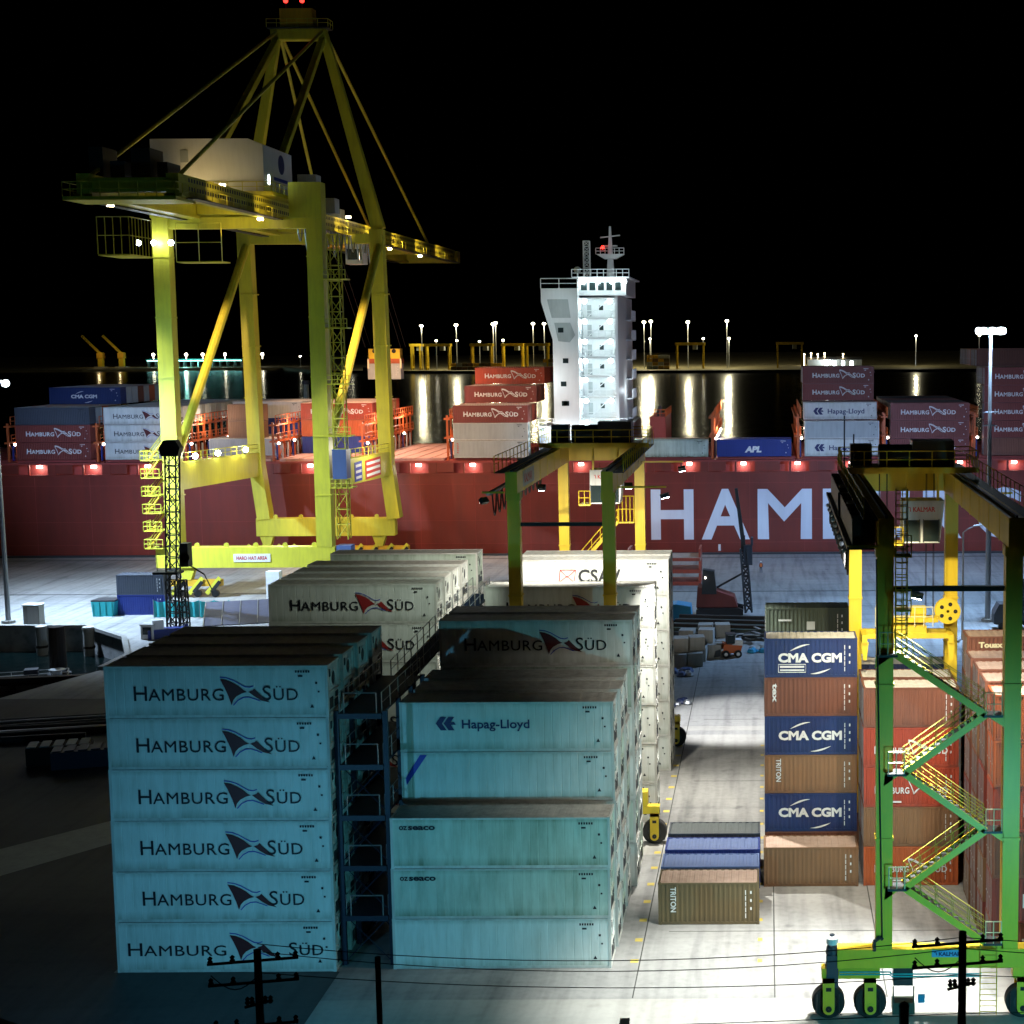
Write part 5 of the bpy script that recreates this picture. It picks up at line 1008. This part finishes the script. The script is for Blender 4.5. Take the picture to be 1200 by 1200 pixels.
# docker standing on the quay
t = thing('person', 'person in orange jacket and white helmet standing on the quay', 'person', (-1.1, 229.5, 0))
def skin_body(name, m, verts, edges, radii, parent):
    me = bpy.data.meshes.new(name); me.from_pydata(verts, edges, [])
    o = bpy.data.objects.new(name, me); me.materials.append(m); link(o, parent); o.modifiers.new('s', 'SKIN')
    for v, r_ in zip(me.skin_vertices[0].data, radii): v.radius = (r_, r_)
    me.skin_vertices[0].data[0].use_root = True
    s = o.modifiers.new('u', 'SUBSURF'); s.levels = s.render_levels = 1; return o
skin_body('body', M['cloth'], [(0, 0, .95), (0, 0, 1.2), (0, 0, 1.42), (0, 0, 1.55), (0, 0, 1.68), (-.18, 0, 1.4), (-.24, .02, 1.12), (-.22, -.08, .88), (.18, 0, 1.4), (.25, .02, 1.12), (.22, -.08, .88), (-.1, 0, .88), (-.12, 0, .5), (-.13, .02, .08), (-.13, -.14, .04), (.1, 0, .88), (.13, 0, .5), (.15, .02, .08), (.15, -.14, .04)],
          [(0, 1), (1, 2), (2, 3), (3, 4), (2, 5), (5, 6), (6, 7), (2, 8), (8, 9), (9, 10), (0, 11), (11, 12), (12, 13), (13, 14), (0, 15), (15, 16), (16, 17), (17, 18)], [.14, .14, .15, .06, .1, .07, .05, .04, .07, .05, .04, .09, .07, .05, .045, .09, .07, .05, .045], t)
obj('jacket', MB().lathe((0, 0, .95), (0, 0, 1), [(0, .19), (.25, .19), (.45, .2), (.52, .12)], 12), M['hivis'], t); obj('helmet', MB().ball((0, 0, 1.72), .14, 10, 6, .8), M['white'], t)
# stack of dark boxes at the right edge behind the mast
t = thing('dark_truck', 'dark parked truck with box body at the right edge of the quay', 'truck', (30.4, 184, 0)); obj('box_body', MB().box(-1., 6, -1.3, 1.3, 1.2, 6.3), M['slate'], t); obj('cab', MB().prism([(-3.4, -1.2, .8), (-1.1, -1.2, .8), (-1.1, -1.2, 3.2), (-2.8, -1.2, 3.2), (-3.4, -1.2, 2.)], (0, 2.4, 0)), M['dark'], t); obj('chassis', MB().box(-3.2, 6, -1., 1., .7, 1.15), M['black'], t)
for a in (-2.4, 1.2, 4.6): obj('wheel', MB().lathe((a, -1.3, .5), (0, 1, 0), [(0, .01), (0, .5), (.35, .5), (.35, .01)], 16), M['tyre'], t)
# black lattice crane standing near the basin
t = thing('lattice_crane', 'black lattice jib crane standing upright before the quay crane leg', 'crane', (-70.9, 183.5, 0)); bk = M['black']
obj('tower', MB().truss((-.35, 0, 6.5), (.25, 0, 21.6), 1.25, 11, .1, .06), bk, t); obj('tower_base', MB().truss((-.6, 0, 0), (-.5, 0, 6.5), 1.1, 5, .12, .07).truss((.9, 0, 0), (.7, 0, 6.5), .8, 5, .1, .06), bk, t)
obj('jib_head', MB().prism([(-.9, -.6, 21.4), (1.1, -.6, 21.4), (1.4, -.6, 22.4), (.9, -.6, 23.3), (-.5, -.6, 23.3), (-1.1, -.6, 22.4)], (0, 1.2, 0)), bk, t); obj('platform', MB().box(-2.4, .6, -1, 1, 7.3, 7.6), bk, t); obj('machinery', MB().box(.9, 1.8, -.7, .7, 8.2, 11.), bk, t); obj('counter_frame', MB().beam((1.4, 0, 8.5), (3.4, 0, 7.2), .15).beam((3.4, 0, 7.2), (4.4, 0, 5.), .1), bk, t)
obj('sheave', MB().lathe((1.4, -.7, 9.3), (0, 1, 0), [(0, .1), (0, .6), (.1, .6)], 14), bk, t); obj('rope', MB().tube((-2.2, 0, 7.3), (-2.2, 0, 9.5), .04, 4), bk, t)

# ------------------------------------------------------------------ utility poles and wires in the foreground
def upole(x, y, h, label, n_arm, full=True):
    t = thing('utility_pole', label, 'utility pole', (x, y, 0), 0, 'dark utility poles close to the viewpoint'); bk = M['pole']
    obj('shaft', MB().tube((0, 0, 0), (0, 0, h), .2, 8, .13), bk, t)
    for k in range(n_arm):
        z = h-.4-.75*k; w_ = (1.7, 1.7, .5, 1.6)[k % 4]; dz = .12
        a = obj('crossarm', MB().beam((-w_, 0, z-dz), (w_*.8, 0, z+dz), .07, .08), bk, t)
        for s in (-w_+.1, -w_*.5, w_*.4, w_*.75): obj('insulator', MB().lathe((s, 0, z+s*.07), (0, 0, 1), [(0, .05), (.08, .1), (.14, .05), (.2, .09), (.28, .01)], 8), bk, a)
    if full:
        for z in (h-3.8, h-5.8):
            obj('crossarm', MB().beam((-1.6, 0, z+.1), (1.8, 0, z), .09, .1), bk, t); obj('brace', MB().tube((-1.2, 0, z), (-.1, 0, z-1.), .04, 4).tube((1.2, 0, z), (.1, 0, z-1.), .04, 4), bk, t)
            for s in (-1.4, -.7, .8, 1.5): obj('insulator', MB().lathe((s, 0, z+.05), (0, 0, 1), [(0, .06), (.12, .12), (.2, .06), (.32, .1), (.42, .01)], 8), bk, t)
        obj('cutout_fuse', MB().beam((-.7, 0, h-4.1), (-.2, 0, h-5.), .1, .12).beam((.5, 0, h-4.), (.3, 0, h-4.9), .12, .14).beam((-.9, 0, h-4.7), (-.4, 0, h-5.4), .1, .1), bk, t)
        obj('jumper_wire', MB().path([(-1.6+.4*k, 0, h-5.9-1.1*math.sin(math.pi*k/8)) for k in range(9)], .03, 4).path([(-1.6+.2*k, 0, h-.9-.5*math.sin(math.pi*k/8)) for k in range(9)], .02, 4), bk, t)
        obj('transformer', MB().lathe((-.75, -.1, h-9.4), (0, 0, 1), [(0, .01), (0, .38), (1.1, .38), (1.1, .1), (1.4, .06)], 12), bk, t)
    return t
upole(6.45, 50., 15.2, 'dark utility pole with crossarms against the green crane base', 3)
upole(-17.2, 50., 14.7, 'dark cluttered utility pole before the bottom left container', 4)
t = thing('utility_pole', 'plain thin dark pole between the two container blocks', 'utility pole', (-13.7, 52., 0), 0, 'dark utility poles close to the viewpoint'); obj('shaft', MB().tube((0, 0, 0), (0, 0, 13.6), .13, 8, .1), M['pole'], t)
t = thing('service_post', 'short thick black post below the green crane cabinet', 'post', (4.5, 50, 0)); obj('shaft', MB().tube((0, 0, 0), (0, 0, 12.6), .17, 8), M['black'], t); obj('cap', MB().ball((0, 0, 12.6), .19, 8, 4), M['black'], t)
gW = 'overhead wires crossing the foreground'
for i, (a, b, sag, lb) in enumerate((((-17.2, 50, 14.9), (6.4, 50, 15.0), .7, 'topmost overhead wire between the foreground poles'), ((-17.2, 50.3, 14.5), (6.4, 50.3, 14.5), .75, 'second overhead wire between the foreground poles'),
        ((-17.2, 50., 13.9), (6.4, 50, 13.7), .5, 'third overhead wire between the foreground poles'), ((-17., 50.3, 11.6), (6.4, 50.3, 12.2), .1, 'fourth overhead wire low in the foreground'), ((-17., 50., 10.9), (6.4, 50, 11.5), .1, 'lowest overhead wire but one in the foreground'), ((-17., 50., 10.3), (6.4, 50, 10.9), .1, 'lowest overhead wire in the foreground'))):
    pts = [(a[0]+(b[0]-a[0])*k/16, a[1], a[2]+(b[2]-a[2])*k/16-sag*4*(k/16)*(1-k/16)) for k in range(17)]
    dx = 25; pts += [(b[0]+dx*k/8, b[1], b[2]+.6*k/8-sag*4*(k/8)*(1-k/8)+.0) for k in range(1, 9)]
    o = tag(obj('overhead_wire', MB().path(pts, .016, 4), M['black']), lb, 'wire', gW)
t = thing('house', 'unlit house roof corner at the lower left picture edge', 'house', (-20, 25, 0)); obj('wall', MB().prism([(-20, 21.6, 0), (21.5, -2., 0), (10, -20, 0), (-30, -6, 0)], (0, 0, 19)), M['wood'], t); obj('roof', MB().prism([(-20.4, 22.1, 19), (22, -1.6, 19), (10, -20.4, 19.6), (-30.6, -6, 19.6)], (0, 0, .35)), M['wood'], t)

# ------------------------------------------------------------------ far shore
struct('far_shore', MB().prism([(-2600, 2300, -6), (-620, 1990, -6), (-520, 1800, -6), (-260, 1705, -6), (700, 1705, -6), (1800, 1900, -6), (2600, 3200, -6), (-2600, 3600, -6)], (0, 0, 6.)), M['land'])
struct('far_embankment', MB().prism([(-520, 1860, 0), (-260, 1760, 0), (700, 1760, 0), (700, 2500, 0), (-520, 2500, 0)], (0, 0, .01)).add([(-500, 1870, .02), (-250, 1770, .02), (700, 1770, .02), (700, 2300, 15), (-250, 2300, 14), (-500, 2350, 9)], [(0, 1, 4, 5), (1, 2, 3, 4)]), M['land'])
struct('breakwater', MB().prism([(-1150, 1900, -6), (-850, 1930, -6), (-700, 2000, -6), (-700, 2040, -6), (-1150, 2040, -6)], (0, 0, 5.5)), M['land'])
struct('shore_bank', MB().prism([(-520, 1799, -3), (-260, 1704, -3), (700, 1704, -3), (700, 1700, -3), (-262, 1698, -3), (-524, 1795, -3)], (0, 0, 3.1)), M['dark'])
gL = 'lamp masts on the far shore'
far = [(-396, 50, 1800), (-382, 33, 1800), (-361, 51, 1800), (-357, 33, 1800), (-317, 52, 1800), (-311, 53, 1800), (-332, 32, 1800), (-307, 33, 1800), (-269, 52, 1800), (-258, 52, 1800), (-141, 53, 1800), (-134, 54, 1800), (-136, 34, 1800), (-91, 53, 1800), (-74, 34, 1800), (-46, 54, 1800), (-44, 34, 1800), (173, 36, 1800), (247, 36, 1820), (-495, 31, 1850), (-626, 13, 2100), (-565, 14, 2100)]
for i, (x, h, y) in enumerate(far):
    y += (i*7) % 5*6-12; big = h > 45
    px = 'far lamp mast, %s, %s' % ('tall bright' if big else 'short dim', ('leftmost of the bright row', 'just right of the leftmost tall one', 'second tall one', 'beside the second tall one', 'left of the paired tall ones', 'right of the paired tall ones', 'left short one near the far cranes', 'right short one near the far cranes', 'first left of white tower', 'nearest left of white tower', 'nearest right of white tower', 'second right of white tower', 'under the pair right of tower', 'over the lone far gantry', 'right of the lone far gantry', 'over open far shore', 'below the open shore one', 'alone far right', 'rightmost near the blue mast', 'behind the lift shaft', 'between the left crane legs', 'right of the left crane legs')[i])
    t = thing('far_lamp_mast', px, 'lamp mast', (x, y, 0), 0, gL)
    obj('pole', MB().tube((0, 0, 0), (0, 0, h), .45, 5), M['steel'], t); obj('lamp_head', MB().ball((0, 0, h+.4), 2.1 if big else 1.4, 8, 5, .7), M['lampfar'], t)
    if big or i in (12, 16, 17): point((x, y-4, h-1.5), 55000 if big else 22000, (1, .9, .55), 1.8)
gR = 'yellow gantry cranes on the far shore'
for i, (x, wd, y) in enumerate(((-378, 26, 1790), (-326, 22, 1780), (-292, 22, 1790), (-262, 24, 1775), (-88, 30, 1780), (26, 28, 1790), (-405, 10, 1800))):
    t = thing('far_gantry_crane', 'distant yellow gantry crane, %s' % ('left of the paired lamps', 'under the paired lamps left', 'under the paired lamps right', 'left of the white tower', 'lone one right of the tower', 'before the five tier ship stack', 'small one by the leftmost lamp')[i], 'gantry crane', (x, y, 0), 0, gR)
    for sx in (-wd/2, wd/2):
        for sy in (-5, 5): obj('leg', MB().box(sx-.9, sx+.9, sy-.9, sy+.9, 0, 27), M['yellow'], t)
        obj('sill_beam', MB().box(sx-1, sx+1, -7, 7, 2, 4), M['yellow'], t)
    for sy in (-5, 5): obj('girder', MB().box(-wd/2-2, wd/2+2, sy-1, sy+1, 27, 30), M['yellow'], t)
    obj('trolley', MB().box(wd*.1, wd*.1+5, -5, 5, 22, 27), M['grey'], t)
gQ = 'far container rows under lamps'
for i, (x, wd, n) in enumerate(((-124, 26, 4), (-160, 16, 4), (-330, 60, 2), (-240, 30, 3), (-440, 40, 1))):
    t = thing('far_container_row', 'distant stacked container row, %s' % ('tall yellowish one right of the tower', 'at the tower edge', 'low one under the far cranes', 'left of the tower', 'low leftmost one')[i], 'container row', (x, 1770, 0), 0, gQ)
    for k in range(n):
        for j in range(int(wd/6.5)): obj('box', MB().box(-wd/2+6.5*j, -wd/2+6.5*j+6.1, 0, 5, k*4.1+.05, k*4.1+3.8), M[rc('tan', 'yellow2', 'grey', 'olive')], t)
t = thing('terminal_building', 'low lit terminal hall on the far shore behind the tall ship stack', 'building', (78, 1850, 0)); obj('wall', MB().box(-30, 34, -8, 8, 0, 9), M['grey'], t); obj('roof', MB().prism([(-31, -9, 9), (35, -9, 9), (35, 0, 12), (-31, 0, 12)], (0, 9, 0)), M['dark'], t)
for i in range(9): obj('lit_window', MB().box(-15+5*i, -11.5+5*i, -8.2, -8.1, 2, 7), M['lampc'] if i % 2 else M['grey'], t)
point((70, 1832, 9), 22000, (.9, .97, 1), 1)
for i, x in enumerate((44, 52, 60, 68, 90)): o = tag(obj('far_street_light', MB().ball((x, 1848, 15+(i % 2)), 1., 6, 4).tube((x, 1848, 0), (x, 1848, 14.5), .25, 4), M['lampy']), 'small yellow far street light over the lit hall, %s' % ('leftmost', 'second', 'third', 'fourth', 'rightmost')[i], 'street light', 'small lights over the far hall')
t = thing('covered_pier', 'long teal lit pier roof on the far left shore', 'pier', (-770, 2090, -2.5)); obj('roof', MB().box(-62, 68, -6, 6, 12, 13.2), M['teal'], t)
for i in range(14): obj('column', MB().box(-60+9.6*i, -59+9.6*i, -5, 5, 0, 12), M['steel'], t)
obj('deck', MB().box(-64, 70, -8, 8, 0, 2), M['conc'], t)
obj('light_strip', MB().box(-60, 66, -6.3, -6.1, 10.4, 11.3), M['lampg'], t)
for i, x in enumerate((-52, -22, -8, 14, 44, 94)): obj('lamp', MB().ball((x, -4, 19), 2., 6, 4).tube((x, -4, 13), (x, -4, 18), .3, 4), M['lampfar'], t)
for i, x in enumerate((-890, -862)):
    t = thing('far_mobile_crane', 'dim yellow harbour crane with raised boom at far left, %s' % ('left one', 'right one')[i], 'harbour crane', (x, 2080, -2)); obj('tower', MB().box(-3, 3, -3, 3, 0, 22), M['yellow'], t); obj('boom', MB().truss((0, 0, 20), (-24, 0, 44), 2, 8, .4), M['yellow'], t); obj('cab', MB().box(-4, 4, -4, 4, 14, 21), M['yellow2'], t); obj('base', MB().box(-7, 7, -6, 6, 0, 3), M['grey'], t)
    point((x+5, 2060, 20), 3000, (1, .75, .35), 1)
point((-770, 2060, 6), 30000, (.3, 1, .9), 1.5)
t = thing('breakwater_light', 'small yellow light pillar on the water behind the first ship stack', 'beacon', (-122, 300, -3)); obj('column', MB().tube((0, 0, 0), (0, 0, 22), .8, 10), M['cream'], t); obj('cap', MB().tube((0, 0, 22), (0, 0, 22.6), 1., 10), M['dark'], t)
t = thing('breakwater_light', 'pale green marker pillar seen between the crane legs', 'beacon', (-122*.73, 300, -3)); obj('column', MB().tube((0, 0, 0), (0, 0, 29.5), .55, 10), M['reefer2'], t); obj('cap', MB().tube((0, 0, 29.5), (0, 0, 30.2), .75, 10), M['dark'], t)


gG = 'steel pipes lying on the dark left apron'
for i in range(7):
    o = obj('steel_pipe', MB().tube((-9, 0, 0), (9, 0, 0), .32, 10), M[('dark', 'steel', 'dark')[i % 3]], None, (-62-1.2*i, 141-1.5*i+.4*(i % 2), .34), .22+.03*(i % 3), smooth=False)
    tag(o, 'long rusty dark steel pipe on the left apron, %s from the jetty' % ORD[i+1], 'pipe', gG)
